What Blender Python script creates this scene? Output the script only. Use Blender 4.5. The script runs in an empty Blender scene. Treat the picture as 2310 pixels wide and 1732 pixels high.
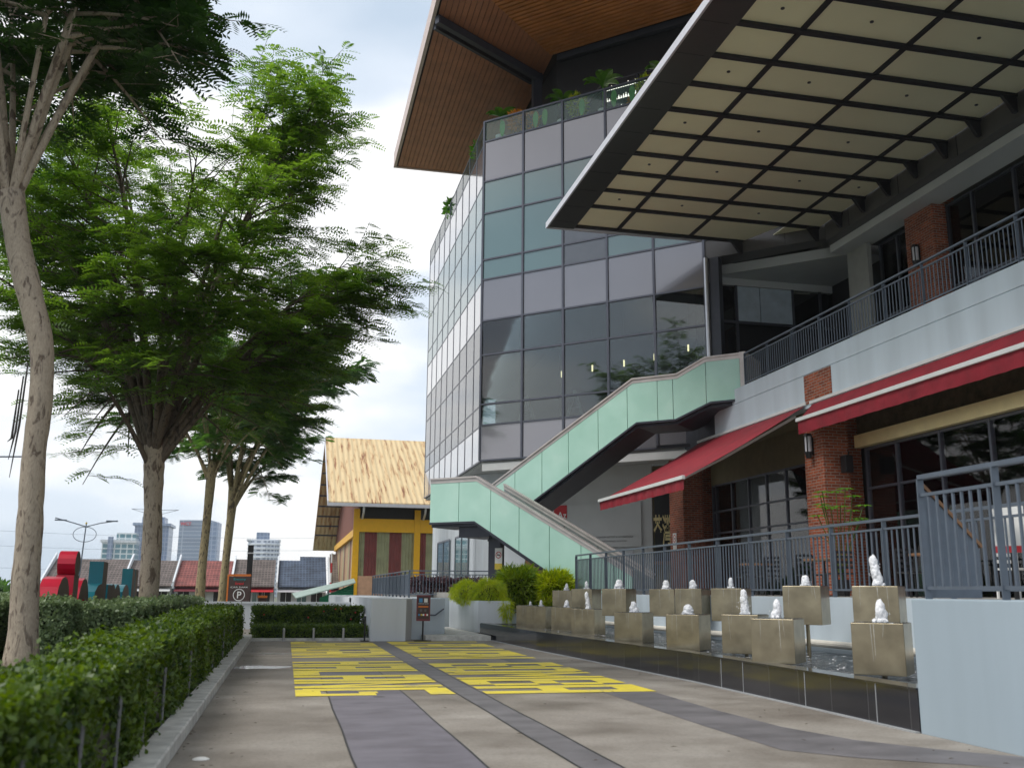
import bpy, bmesh, math, random
import numpy as np
from mathutils import Matrix, Vector
SC = bpy.context.scene
COL = SC.collection
rnd = random.Random(7)
R = math.radians

# ---------------------------------------------------------------- camera, world, sun
# world axes: +Y runs along the driveway, +X across it towards the mall, Z up, metres
PITCH, ROLL, HEAD, EYE = R(12.1), R(.45), R(12.8), 1.25
cam = bpy.data.cameras.new("camera"); camo = bpy.data.objects.new("camera", cam); COL.objects.link(camo)
fw = Vector((math.sin(HEAD)*math.cos(PITCH), math.cos(HEAD)*math.cos(PITCH), math.sin(PITCH)))
rt = Vector((math.cos(HEAD), -math.sin(HEAD), 0)); up = rt.cross(fw)
rt2 = rt*math.cos(ROLL) + up*math.sin(ROLL); up2 = -rt*math.sin(ROLL) + up*math.cos(ROLL)
M = Matrix((rt2, up2, -fw)).transposed().to_4x4(); M.translation = (0, 0, EYE)
camo.matrix_world = M
cam.sensor_width = 36; cam.lens = 33.97; cam.clip_end = 6000; cam.clip_start = .05
cam.dof.use_dof = True; cam.dof.focus_distance = 24; cam.dof.aperture_fstop = 2.2
SC.camera = camo
SC.view_settings.view_transform = 'Standard'; SC.view_settings.look = 'None'
SC.view_settings.gamma = 1; SC.view_settings.exposure = 0.8
SC.cycles.use_denoising = True
SC.cycles.max_bounces = 8; SC.cycles.transparent_max_bounces = 12
SC.cycles.sample_clamp_indirect = 6

SUN_EL, SUN_AZ = R(56), R(-105)          # azimuth measured from +Y towards +X
W = bpy.data.worlds.new("World"); SC.world = W; W.use_nodes = True
nt = W.node_tree; nt.nodes.clear()
def wn(t, **k):
    n = nt.nodes.new(t)
    for a, b in k.items(): setattr(n, a, b)
    return n
out = wn('ShaderNodeOutputWorld'); bg = wn('ShaderNodeBackground'); bg.inputs[1].default_value = .10
sky = wn('ShaderNodeTexSky', sky_type='NISHITA', sun_disc=False)
sky.sun_elevation = SUN_EL; sky.sun_rotation = SUN_AZ
tc = wn('ShaderNodeTexCoord')
mp = wn('ShaderNodeMapping'); mp.inputs['Scale'].default_value = (1, 1, 2.6); mp.inputs['Location'].default_value = (.35, .1, .2)
nz = wn('ShaderNodeTexNoise'); nz.inputs['Scale'].default_value = 2.0; nz.inputs['Detail'].default_value = 5; nz.inputs['Roughness'].default_value = .46
L = nt.links.new
L(tc.outputs['Generated'], mp.inputs[0]); L(mp.outputs[0], nz.inputs[0])
rp = wn('ShaderNodeValToRGB')
e = rp.color_ramp.elements
e[0].position = .37; e[0].color = (.52, .62, .74, 1); e[1].position = .535; e[1].color = (1.0, 1.0, 1.0, 1)
m1 = rp.color_ramp.elements.new(.475); m1.color = (.70, .775, .87, 1)
L(nz.outputs[0], rp.inputs[0])
# cloud deck thicker and darker on the side behind the photographer, whiter towards the zenith glow
sep = wn('ShaderNodeSeparateXYZ'); L(tc.outputs['Generated'], sep.inputs[0])
mr = wn('ShaderNodeMapRange'); mr.inputs[1].default_value = -.6; mr.inputs[2].default_value = .5
mr.inputs[3].default_value = 5.8; mr.inputs[4].default_value = 6.9
L(sep.outputs[1], mr.inputs[0])
vm = wn('ShaderNodeVectorMath', operation='SCALE'); L(rp.outputs[0], vm.inputs[0]); L(mr.outputs[0], vm.inputs['Scale'])
mx = wn('ShaderNodeMixRGB'); mx.inputs[0].default_value = .93
L(sky.outputs[0], mx.inputs[1]); L(vm.outputs[0], mx.inputs[2]); L(mx.outputs[0], bg.inputs[0]); L(bg.outputs[0], out.inputs[0])

sl = bpy.data.lights.new("sun", 'SUN'); sl.energy = 1.5; sl.angle = R(25); sl.color = (1, .96, .9)
so = bpy.data.objects.new("sun", sl); COL.objects.link(so)
sd = Vector((math.sin(SUN_AZ)*math.cos(SUN_EL), math.cos(SUN_AZ)*math.cos(SUN_EL), math.sin(SUN_EL)))
so.rotation_euler = sd.to_track_quat('Z', 'Y').to_euler(); so.location = (0, 0, 60)

# ---------------------------------------------------------------- materials
MAT = {}
def mat(name, col, rough=.6, metal=0, var=.12, scale=3, bump=0, bscale=40, spec=.5, detail=4, streak=False, coat=0):
    if name in MAT: return MAT[name]
    m = bpy.data.materials.new(name); m.use_nodes = True; t = m.node_tree; b = t.nodes['Principled BSDF']
    b.inputs['Roughness'].default_value = rough; b.inputs['Metallic'].default_value = metal
    b.inputs['Specular IOR Level'].default_value = spec; b.inputs['Coat Weight'].default_value = coat
    b.inputs['Base Color'].default_value = (*col, 1)
    g = t.nodes.new('ShaderNodeNewGeometry')
    if var:
        n = t.nodes.new('ShaderNodeTexNoise'); n.inputs['Scale'].default_value = scale; n.inputs['Detail'].default_value = detail
        if streak:
            mpn = t.nodes.new('ShaderNodeMapping'); mpn.inputs['Scale'].default_value = (1, 1, .12)
            t.links.new(g.outputs['Position'], mpn.inputs[0]); t.links.new(mpn.outputs[0], n.inputs[0])
        else: t.links.new(g.outputs['Position'], n.inputs[0])
        r = t.nodes.new('ShaderNodeValToRGB'); r.color_ramp.elements[0].position = .3; r.color_ramp.elements[1].position = .7
        r.color_ramp.elements[0].color = (*[c*(1-var) for c in col], 1); r.color_ramp.elements[1].color = (*[min(1, c*(1+var)) for c in col], 1)
        t.links.new(n.outputs[0], r.inputs[0]); t.links.new(r.outputs[0], b.inputs['Base Color'])
    if bump:
        n2 = t.nodes.new('ShaderNodeTexNoise'); n2.inputs['Scale'].default_value = bscale; n2.inputs['Detail'].default_value = 6
        bp = t.nodes.new('ShaderNodeBump'); bp.inputs['Strength'].default_value = bump; bp.inputs['Distance'].default_value = .02
        t.links.new(g.outputs['Position'], n2.inputs[0]); t.links.new(n2.outputs[0], bp.inputs['Height']); t.links.new(bp.outputs[0], b.inputs['Normal'])
    MAT[name] = m; return m

def nodes(name):
    m = bpy.data.materials.new(name); m.use_nodes = True; MAT[name] = m
    return m, m.node_tree, m.node_tree.nodes['Principled BSDF']

def ramp(t, fac, stops):
    r = t.nodes.new('ShaderNodeValToRGB'); els = r.color_ramp.elements
    els[0].position, els[0].color = stops[0][0], (*stops[0][1], 1)
    els[1].position, els[1].color = stops[-1][0], (*stops[-1][1], 1)
    for p, c in stops[1:-1]: q = els.new(p); q.color = (*c, 1)
    t.links.new(fac, r.inputs[0]); return r

def brick_mat(name, c1, c2, mortar, bw=.25, bh=.08):
    m, t, b = nodes(name); g = t.nodes.new('ShaderNodeNewGeometry'); s = t.nodes.new('ShaderNodeSeparateXYZ')
    t.links.new(g.outputs['Position'], s.inputs[0])
    a = t.nodes.new('ShaderNodeMath'); t.links.new(s.outputs[0], a.inputs[0]); t.links.new(s.outputs[1], a.inputs[1])
    c = t.nodes.new('ShaderNodeCombineXYZ'); t.links.new(a.outputs[0], c.inputs[0]); t.links.new(s.outputs[2], c.inputs[1])
    k = t.nodes.new('ShaderNodeTexBrick'); k.inputs['Scale'].default_value = 1
    k.inputs['Color1'].default_value = (*c1, 1); k.inputs['Color2'].default_value = (*c2, 1); k.inputs['Mortar'].default_value = (*mortar, 1)
    k.inputs['Mortar Size'].default_value = .009; k.inputs['Brick Width'].default_value = bw; k.inputs['Row Height'].default_value = bh
    k.inputs['Bias'].default_value = -.1
    t.links.new(c.outputs[0], k.inputs[0])
    n = t.nodes.new('ShaderNodeTexNoise'); n.inputs['Scale'].default_value = 9; t.links.new(g.outputs['Position'], n.inputs[0])
    x = t.nodes.new('ShaderNodeMixRGB'); x.blend_type = 'MULTIPLY'; x.inputs[0].default_value = .6
    r = ramp(t, n.outputs[0], [(.3, (.55, .5, .5)), (.7, (1, 1, 1))])
    t.links.new(k.outputs[0], x.inputs[1]); t.links.new(r.outputs[0], x.inputs[2]); t.links.new(x.outputs[0], b.inputs['Base Color'])
    b.inputs['Roughness'].default_value = .85
    bp = t.nodes.new('ShaderNodeBump'); bp.inputs['Strength'].default_value = .5; bp.inputs['Distance'].default_value = .01; bp.invert = True
    t.links.new(k.outputs['Fac'], bp.inputs['Height']); t.links.new(bp.outputs[0], b.inputs['Normal'])
    return m

def glass_mat(name, tint, trans, refl=1.0, ior=1.6, tcol=(.75, .84, .84)):
    m = bpy.data.materials.new(name); m.use_nodes = True; t = m.node_tree; t.nodes.clear(); MAT[name] = m
    o = t.nodes.new('ShaderNodeOutputMaterial'); mixs = t.nodes.new('ShaderNodeMixShader')
    gl = t.nodes.new('ShaderNodeBsdfGlossy'); gl.inputs['Roughness'].default_value = .02; gl.inputs['Color'].default_value = (refl, refl, refl, 1)
    f = t.nodes.new('ShaderNodeFresnel'); f.inputs[0].default_value = ior
    df = t.nodes.new('ShaderNodeBsdfDiffuse'); df.inputs[0].default_value = (*tint, 1)
    tr = t.nodes.new('ShaderNodeBsdfTransparent'); tr.inputs[0].default_value = (*tcol, 1)
    m2 = t.nodes.new('ShaderNodeMixShader'); m2.inputs[0].default_value = trans
    t.links.new(df.outputs[0], m2.inputs[1]); t.links.new(tr.outputs[0], m2.inputs[2])
    g = t.nodes.new('ShaderNodeNewGeometry'); n = t.nodes.new('ShaderNodeTexNoise'); n.inputs['Scale'].default_value = .6
    bp = t.nodes.new('ShaderNodeBump'); bp.inputs['Strength'].default_value = .05; bp.inputs['Distance'].default_value = .02
    t.links.new(g.outputs['Position'], n.inputs[0]); t.links.new(n.outputs[0], bp.inputs['Height']); t.links.new(bp.outputs[0], gl.inputs['Normal'])
    t.links.new(f.outputs[0], mixs.inputs[0]); t.links.new(m2.outputs[0], mixs.inputs[1]); t.links.new(gl.outputs[0], mixs.inputs[2])
    t.links.new(mixs.outputs[0], o.inputs[0]); return m

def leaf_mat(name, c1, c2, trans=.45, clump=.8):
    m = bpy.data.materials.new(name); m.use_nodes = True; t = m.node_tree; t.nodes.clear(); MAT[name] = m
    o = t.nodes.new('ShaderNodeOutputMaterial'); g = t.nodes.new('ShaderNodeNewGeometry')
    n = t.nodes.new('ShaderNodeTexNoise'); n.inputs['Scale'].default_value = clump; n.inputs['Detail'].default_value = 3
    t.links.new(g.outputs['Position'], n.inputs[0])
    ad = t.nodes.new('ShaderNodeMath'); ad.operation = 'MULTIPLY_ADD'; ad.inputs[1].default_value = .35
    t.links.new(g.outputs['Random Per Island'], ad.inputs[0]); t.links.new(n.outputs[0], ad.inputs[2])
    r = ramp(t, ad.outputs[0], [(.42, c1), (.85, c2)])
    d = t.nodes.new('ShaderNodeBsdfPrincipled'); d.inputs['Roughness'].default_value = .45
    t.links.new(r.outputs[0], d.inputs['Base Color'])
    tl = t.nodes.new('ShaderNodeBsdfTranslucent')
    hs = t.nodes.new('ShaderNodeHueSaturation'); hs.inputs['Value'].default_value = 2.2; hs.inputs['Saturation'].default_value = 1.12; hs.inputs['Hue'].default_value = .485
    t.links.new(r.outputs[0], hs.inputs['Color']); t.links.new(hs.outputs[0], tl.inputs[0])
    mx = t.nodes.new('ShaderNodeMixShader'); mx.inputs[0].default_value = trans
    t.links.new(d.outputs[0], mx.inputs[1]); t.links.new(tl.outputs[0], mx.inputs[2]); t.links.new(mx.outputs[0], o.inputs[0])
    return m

def emit_mat(name, col, s):
    m, t, b = nodes(name); b.inputs['Base Color'].default_value = (*col, 1)
    b.inputs['Emission Color'].default_value = (*col, 1); b.inputs['Emission Strength'].default_value = s
    return m

mat('white_paint', (.62, .66, .70), .6, var=.11, scale=1.6, detail=8, streak=True, bump=.05, bscale=60)
mat('pale_wall', (.55, .56, .56), .7, var=.05, scale=1)
mat('blue_white_wall', (.55, .63, .69), .6, var=.10, scale=1.6, detail=8, streak=True, bump=.08, bscale=90)
mat('blue_white_wall_dimmed', (.35, .425, .48), .6, var=.10, scale=1.8, detail=9, streak=True, bump=.08, bscale=90)  # darker copy of the wall paint; a light difference is put into colour
mat('rail_metal', (.105, .13, .165), .45, metal=.2, var=.08, scale=8)
mat('dark_metal', (.05, .053, .07), .4, metal=.3, var=.1)
mat('mullion', (.10, .105, .13), .35, metal=.5, var=.06)
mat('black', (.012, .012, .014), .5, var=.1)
mat('spandrel', (.235, .23, .255), .14, metal=.4, var=.03, scale=.5, spec=1.0, coat=1)
mat('canopy_dark', (.016, .015, .019), .6, var=.1)
mat('cladding_dark', (.11, .105, .105), .5, metal=.2, var=.06)
mat('canopy_panel', (.80, .77, .58), .6, var=.05, scale=.7)
mat('light_trim', (.62, .62, .66), .4, metal=.3, var=.05)
mat('soffit_plank', (.42, .165, .08), .5, var=.14, scale=1.5)
mat('soffit_slat', (.52, .20, .06), .45, var=.15, scale=1.5)
mat('soffit_gap', (.035, .018, .012), .8, var=.1)
mat('steel', (.50, .50, .52), .32, metal=.8, var=.08)
mat('coping_metal', (.62, .57, .55), .4, metal=.35, var=.12, scale=2.5)
mat('bronze', (.36, .31, .215), .30, metal=.85, var=.22, scale=4, bump=.03, bscale=12)
mat('black_tile', (.02, .021, .026), .12, var=.3, scale=2, spec=.6)
def tile_wall():
    m = MAT['black_tile']; t = m.node_tree; b = t.nodes['Principled BSDF']; g = t.nodes.new('ShaderNodeNewGeometry'); s = t.nodes.new('ShaderNodeSeparateXYZ'); c = t.nodes.new('ShaderNodeCombineXYZ')
    t.links.new(g.outputs['Position'], s.inputs[0]); t.links.new(s.outputs[1], c.inputs[0]); t.links.new(s.outputs[2], c.inputs[1])
    k = t.nodes.new('ShaderNodeTexBrick'); k.offset = 0; k.inputs['Scale'].default_value = 1; k.inputs['Brick Width'].default_value = .7; k.inputs['Row Height'].default_value = .6; k.inputs['Mortar Size'].default_value = .004
    k.inputs['Color1'].default_value = (.014, .015, .019, 1); k.inputs['Color2'].default_value = (.03, .03, .037, 1); k.inputs['Mortar'].default_value = (.09, .09, .09, 1)
    t.links.new(c.outputs[0], k.inputs[0]); t.links.new(k.outputs['Color'], b.inputs['Base Color'])
tile_wall()
mat('grout', (.32, .33, .34), .8)
mat('red_awning', (.24, .008, .020), .75, var=.22, scale=2.2, detail=7, bump=.4, bscale=5)
mat('awning_bar', (.70, .71, .70), .45, var=.05)
mat('gold', (.95, .78, .42), .30, metal=.55, var=.06)
mat('olive_wall', (.17, .14, .075), .85, var=.1)
mat('brown_band', (.085, .065, .042), .9, var=.35, scale=5)
mat('curtain', (.92, .10, .26), .9, var=.2, scale=5)
mat('interior', (.05, .05, .06), .9, var=.2)
mat('concrete_kerb', (.55, .55, .52), .85, var=.25, scale=6, bump=.3)
mat('yellow_steel', (.80, .42, .01), .5, var=.05)
mat('orange', (.62, .16, .02), .6)
mat('red_letter', (.46, .004, .03), .4, var=.1)
mat('teal_letter', (.0, .13, .17), .4, var=.1)
mat('letter_face', (.11, .075, .055), .7)
mat('pot_white', (.75, .75, .73), .4)
mat('croton', (.75, .28, .02), .6, var=.4, scale=20)
mat('pipe', (.72, .68, .60), .45)
mat('paper', (.75, .75, .73), .7)
mat('sign_red', (.50, .02, .03), .6)
mat('sign_yellow', (.60, .45, .05), .6)
mat('lettering', (.10, .10, .11), .7, var=0)
mat('white_lettering', (.80, .80, .80), .6, var=0)
mat('red_lettering', (.55, .02, .03), .6, var=0)
mat('teal_lettering', (.01, .22, .25), .6, var=0)
mat('sign_brown', (.055, .028, .025), .5)
mat('wood', (.20, .10, .045), .6)
mat('post_dark', (.05, .045, .04), .8)
mat('pale_green_metal', (.25, .33, .29), .5, var=.15)
def translucent_panel():
    t = MAT['canopy_panel'].node_tree; b = t.nodes['Principled BSDF']; o = t.nodes['Material Output']; tl = t.nodes.new('ShaderNodeBsdfTranslucent'); tl.inputs[0].default_value = (.80, .77, .60, 1)
    mx_ = t.nodes.new('ShaderNodeMixShader'); mx_.inputs[0].default_value = .22; t.links.new(b.outputs[0], mx_.inputs[1]); t.links.new(tl.outputs[0], mx_.inputs[2]); t.links.new(mx_.outputs[0], o.inputs[0])
translucent_panel()
brick_mat('brick', (.42, .10, .04), (.20, .045, .02), (.34, .29, .24))
glass_mat('glass_dark', (.02, .022, .028), .72, ior=1.8)
glass_mat('glass_teal', (.12, .205, .215), .0, ior=2.1)
glass_mat('glass_clear', (.3, .5, .45), .90, ior=1.3, tcol=(.94, .985, .98))
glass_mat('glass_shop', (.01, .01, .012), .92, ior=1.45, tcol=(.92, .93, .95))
emit_mat('lamp_glow', (1, .78, .45), 2.2)
emit_mat('white_glow', (1, .95, .85), 1.0)
mat('lantern_glass', (.62, .62, .66), .4)

def green_glass():
    m, t, b = nodes('green_glass'); g = t.nodes.new('ShaderNodeNewGeometry')
    n = t.nodes.new('ShaderNodeTexNoise'); n.inputs['Scale'].default_value = 1.1; n.inputs['Detail'].default_value = 5
    t.links.new(g.outputs['Position'], n.inputs[0])
    r = ramp(t, n.outputs[0], [(.35, (.44, .72, .61)), (.6, (.50, .78, .67)), (.75, (.58, .83, .73))])
    t.links.new(r.outputs[0], b.inputs['Base Color']); b.inputs['Roughness'].default_value = .08; b.inputs['Specular IOR Level'].default_value = .6
green_glass()

def road_mat():
    m, t, b = nodes('concrete_road'); g = t.nodes.new('ShaderNodeNewGeometry')
    n = t.nodes.new('ShaderNodeTexNoise'); n.inputs['Scale'].default_value = .55; n.inputs['Detail'].default_value = 7; n.inputs['Roughness'].default_value = .62
    t.links.new(g.outputs['Position'], n.inputs[0])
    r = ramp(t, n.outputs[0], [(.3, (.165, .142, .118)), (.5, (.26, .235, .205)), (.68, (.345, .32, .285))])
    mp_ = t.nodes.new('ShaderNodeMapping'); mp_.inputs['Scale'].default_value = (1.1, 1.5, 1)
    n2 = t.nodes.new('ShaderNodeTexNoise'); n2.inputs['Scale'].default_value = .8; n2.inputs['Detail'].default_value = 8
    t.links.new(g.outputs['Position'], mp_.inputs[0]); t.links.new(mp_.outputs[0], n2.inputs[0])
    r2 = ramp(t, n2.outputs[0], [(.33, (.74, .72, .70)), (.5, (.97, .97, .97)), (.7, (1.1, 1.1, 1.1))])
    n3 = t.nodes.new('ShaderNodeTexVoronoi'); n3.inputs['Scale'].default_value = 3.2; t.links.new(g.outputs['Position'], n3.inputs[0])
    n3.inputs['Scale'].default_value = 2.2; r3 = ramp(t, n3.outputs['Distance'], [(.0, (.35, .33, .3)), (.03, (1, 1, 1)), (1, (1, 1, 1))])
    n5 = t.nodes.new('ShaderNodeTexNoise'); n5.inputs['Scale'].default_value = 28; n5.inputs['Detail'].default_value = 8; n5.inputs['Roughness'].default_value = .8; t.links.new(g.outputs['Position'], n5.inputs[0])
    r5 = ramp(t, n5.outputs[0], [(.32, (.62, .61, .6)), (.5, (1, 1, 1)), (.7, (1.12, 1.12, 1.12))])
    x = t.nodes.new('ShaderNodeMixRGB'); x.blend_type = 'MULTIPLY'; x.inputs[0].default_value = 1
    y = t.nodes.new('ShaderNodeMixRGB'); y.blend_type = 'MULTIPLY'; y.inputs[0].default_value = .7
    t.links.new(r.outputs[0], x.inputs[1]); t.links.new(r2.outputs[0], x.inputs[2]); t.links.new(x.outputs[0], y.inputs[1]); t.links.new(r3.outputs[0], y.inputs[2])
    z_ = t.nodes.new('ShaderNodeMixRGB'); z_.blend_type = 'MULTIPLY'; z_.inputs[0].default_value = .8; t.links.new(y.outputs[0], z_.inputs[1]); t.links.new(r5.outputs[0], z_.inputs[2]); t.links.new(z_.outputs[0], b.inputs['Base Color'])
    rr = ramp(t, n.outputs[0], [(.35, (.55, .55, .55)), (.6, (.85, .85, .85))]); t.links.new(rr.outputs[0], b.inputs['Roughness'])
    n4 = t.nodes.new('ShaderNodeTexNoise'); n4.inputs['Scale'].default_value = 60; n4.inputs['Detail'].default_value = 6
    bp = t.nodes.new('ShaderNodeBump'); bp.inputs['Strength'].default_value = .35; bp.inputs['Distance'].default_value = .01
    t.links.new(g.outputs['Position'], n4.inputs[0]); t.links.new(n4.outputs[0], bp.inputs['Height']); t.links.new(bp.outputs[0], b.inputs['Normal'])
road_mat()
def strip_mat(name, c1, c2, c3):
    m, t, b = nodes(name); g = t.nodes.new('ShaderNodeNewGeometry')
    mp_ = t.nodes.new('ShaderNodeMapping'); mp_.inputs['Scale'].default_value = (1, 1.5, 1)
    n = t.nodes.new('ShaderNodeTexNoise'); n.inputs['Scale'].default_value = 1.3; n.inputs['Detail'].default_value = 8; n.inputs['Roughness'].default_value = .6
    t.links.new(g.outputs['Position'], mp_.inputs[0]); t.links.new(mp_.outputs[0], n.inputs[0])
    r = ramp(t, n.outputs[0], [(.32, c1), (.5, c2), (.7, c3)]); t.links.new(r.outputs[0], b.inputs['Base Color']); b.inputs['Roughness'].default_value = .6
strip_mat('grey_strip', (.11, .10, .118), (.155, .145, .17), (.20, .188, .215))
strip_mat('dark_strip', (.10, .095, .10), (.145, .138, .146), (.19, .18, .19))

def paint_mat():
    m, t, b = nodes('yellow_paint'); g = t.nodes.new('ShaderNodeNewGeometry')
    n = t.nodes.new('ShaderNodeTexNoise'); n.inputs['Scale'].default_value = 1.6; n.inputs['Detail'].default_value = 9; n.inputs['Roughness'].default_value = .7
    t.links.new(g.outputs['Position'], n.inputs[0])
    r = ramp(t, n.outputs[0], [(.34, (.40, .35, .20)), (.40, (.74, .60, .09)), (.6, (.88, .72, .05)), (.78, (.85, .74, .26))])
    t.links.new(r.outputs[0], b.inputs['Base Color']); b.inputs['Roughness'].default_value = .6
paint_mat()
def fallen_leaves():
    g = MB(); q = random.Random(12)
    for k in range(150):
        y = 5+20*q.random()**1.4; x = -.7+6.3*q.random() if q.random() < .5 else -.74+.5*q.random()**2; a = q.random()*6.3; l = .012+.022*q.random(); z = .03+.006*q.random(); c, s_ = math.cos(a), math.sin(a)
        g.quad((x-l*c, y-l*s_, z), (x+l*.4*s_, y-l*.4*c, z+.004), (x+l*c, y+l*s_, z+.002), (x-l*.4*s_, y+l*.4*c, z+.006))
    mat('dry_leaf', (.07, .05, .03), .9, var=.5, scale=9)
    tag(g.build('fallen_leaf', 'dry_leaf'), 'tiny dry brown leaves and grit scattered on the concrete drive', 'fallen leaves', kind='stuff')

def rust_roof():
    m, t, b = nodes('rusty_cream_roof'); g = t.nodes.new('ShaderNodeNewGeometry'); s = t.nodes.new('ShaderNodeSeparateXYZ')
    t.links.new(g.outputs['Position'], s.inputs[0])
    mp_ = t.nodes.new('ShaderNodeMapping'); mp_.inputs['Scale'].default_value = (15, .5, .5)
    n = t.nodes.new('ShaderNodeTexNoise'); n.inputs['Scale'].default_value = 1.0; n.inputs['Detail'].default_value = 9; n.inputs['Roughness'].default_value = .75
    t.links.new(g.outputs['Position'], mp_.inputs[0]); t.links.new(mp_.outputs[0], n.inputs[0])
    n2 = t.nodes.new('ShaderNodeTexNoise'); n2.inputs['Scale'].default_value = 1.0; n2.inputs['Detail'].default_value = 5; mq = t.nodes.new('ShaderNodeMapping'); mq.inputs['Scale'].default_value = (3.2, .28, .28); t.links.new(g.outputs['Position'], mq.inputs[0])
    t.links.new(mq.outputs[0], n2.inputs[0])
    mu = t.nodes.new('ShaderNodeMath'); mu.operation = 'MULTIPLY'; t.links.new(n.outputs[0], mu.inputs[0]); t.links.new(n2.outputs[0], mu.inputs[1])
    r = ramp(t, mu.outputs[0], [(.20, (.62, .48, .27)), (.295, (.57, .42, .22)), (.32, (.38, .19, .08)), (.37, (.20, .075, .03))])
    w = t.nodes.new('ShaderNodeMath'); w.operation = 'SINE'; k = t.nodes.new('ShaderNodeMath'); k.operation = 'MULTIPLY'; k.inputs[1].default_value = 13
    t.links.new(s.outputs[0], k.inputs[0]); t.links.new(k.outputs[0], w.inputs[0])
    bp = t.nodes.new('ShaderNodeBump'); bp.inputs['Strength'].default_value = .7; bp.inputs['Distance'].default_value = .05
    t.links.new(w.outputs[0], bp.inputs['Height']); t.links.new(bp.outputs[0], b.inputs['Normal'])
    t.links.new(r.outputs[0], b.inputs['Base Color']); b.inputs['Roughness'].default_value = .7
rust_roof()

def stripe_mat(name, axis, cols, w, ribs=12):
    """painted corrugated sheets in alternating colours, each w metres wide"""
    m, t, b = nodes(name); g = t.nodes.new('ShaderNodeNewGeometry'); s = t.nodes.new('ShaderNodeSeparateXYZ'); t.links.new(g.outputs['Position'], s.inputs[0])
    d = t.nodes.new('ShaderNodeMath'); d.operation = 'DIVIDE'; d.inputs[1].default_value = w*len(cols); t.links.new(s.outputs[axis], d.inputs[0])
    f = t.nodes.new('ShaderNodeMath'); f.operation = 'FRACT'; t.links.new(d.outputs[0], f.inputs[0])
    r = t.nodes.new('ShaderNodeValToRGB'); r.color_ramp.interpolation = 'CONSTANT'; els = r.color_ramp.elements
    els[0].position = 0; els[0].color = (*cols[0], 1); els[1].position = 1/len(cols); els[1].color = (*cols[1], 1)
    for i in range(2, len(cols)): q = els.new(i/len(cols)); q.color = (*cols[i], 1)
    t.links.new(f.outputs[0], r.inputs[0])
    n = t.nodes.new('ShaderNodeTexNoise'); n.inputs['Scale'].default_value = 1.5; n.inputs['Detail'].default_value = 6; t.links.new(g.outputs['Position'], n.inputs[0])
    r2 = ramp(t, n.outputs[0], [(.3, (.75, .75, .75)), (.7, (1, 1, 1))])
    x = t.nodes.new('ShaderNodeMixRGB'); x.blend_type = 'MULTIPLY'; x.inputs[0].default_value = 1; t.links.new(r.outputs[0], x.inputs[1]); t.links.new(r2.outputs[0], x.inputs[2])
    t.links.new(x.outputs[0], b.inputs['Base Color']); b.inputs['Roughness'].default_value = .7
    k = t.nodes.new('ShaderNodeMath'); k.operation = 'MULTIPLY'; k.inputs[1].default_value = ribs*math.pi*2; wv = t.nodes.new('ShaderNodeMath'); wv.operation = 'SINE'
    t.links.new(d.outputs[0], k.inputs[0]); t.links.new(k.outputs[0], wv.inputs[0])
    bp = t.nodes.new('ShaderNodeBump'); bp.inputs['Strength'].default_value = .6; bp.inputs['Distance'].default_value = .05
    t.links.new(wv.outputs[0], bp.inputs['Height']); t.links.new(bp.outputs[0], b.inputs['Normal'])
stripe_mat('striped_cladding', 0, [(.22, .05, .045), (.34, .34, .19)], 1.03, 8)
stripe_mat('striped_cladding_side', 1, [(.45, .30, .16), (.20, .07, .05), (.40, .36, .2), (.5, .33, .2)], 2.2, 8)
stripe_mat('green_sheet', 2, [(.0, .16, .07), (.01, .19, .09)], .5, 6)
mat('brown_gable', (.19, .07, .05), .8, var=.1)

def tile_mat(name, c):
    m, t, b = nodes(name); g = t.nodes.new('ShaderNodeNewGeometry'); s = t.nodes.new('ShaderNodeSeparateXYZ'); t.links.new(g.outputs['Position'], s.inputs[0])
    cb = t.nodes.new('ShaderNodeCombineXYZ'); t.links.new(s.outputs[0], cb.inputs[0]); t.links.new(s.outputs[2], cb.inputs[1])
    k = t.nodes.new('ShaderNodeTexBrick'); k.offset = 0; k.inputs['Scale'].default_value = 1; k.inputs['Brick Width'].default_value = .34; k.inputs['Row Height'].default_value = .2
    k.inputs['Mortar Size'].default_value = .035; k.inputs['Color1'].default_value = (*c, 1); k.inputs['Color2'].default_value = (*[v*.7 for v in c], 1)
    k.inputs['Mortar'].default_value = (*[min(1, v*1.9+.02) for v in c], 1); t.links.new(cb.outputs[0], k.inputs[0])
    n = t.nodes.new('ShaderNodeTexNoise'); n.inputs['Scale'].default_value = .9; n.inputs['Detail'].default_value = 5; t.links.new(g.outputs['Position'], n.inputs[0])
    r = ramp(t, n.outputs[0], [(.35, (.65, .65, .65)), (.65, (1.1, 1.1, 1.1))])
    x = t.nodes.new('ShaderNodeMixRGB'); x.blend_type = 'MULTIPLY'; x.inputs[0].default_value = 1; t.links.new(k.outputs[0], x.inputs[1]); t.links.new(r.outputs[0], x.inputs[2])
    t.links.new(x.outputs[0], b.inputs['Base Color']); b.inputs['Roughness'].default_value = .8
tile_mat('tile_grey', (.085, .068, .062)); tile_mat('tile_red', (.155, .042, .036)); tile_mat('tile_blue', (.042, .062, .10)); tile_mat('tile_brown', (.10, .078, .066))

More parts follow.
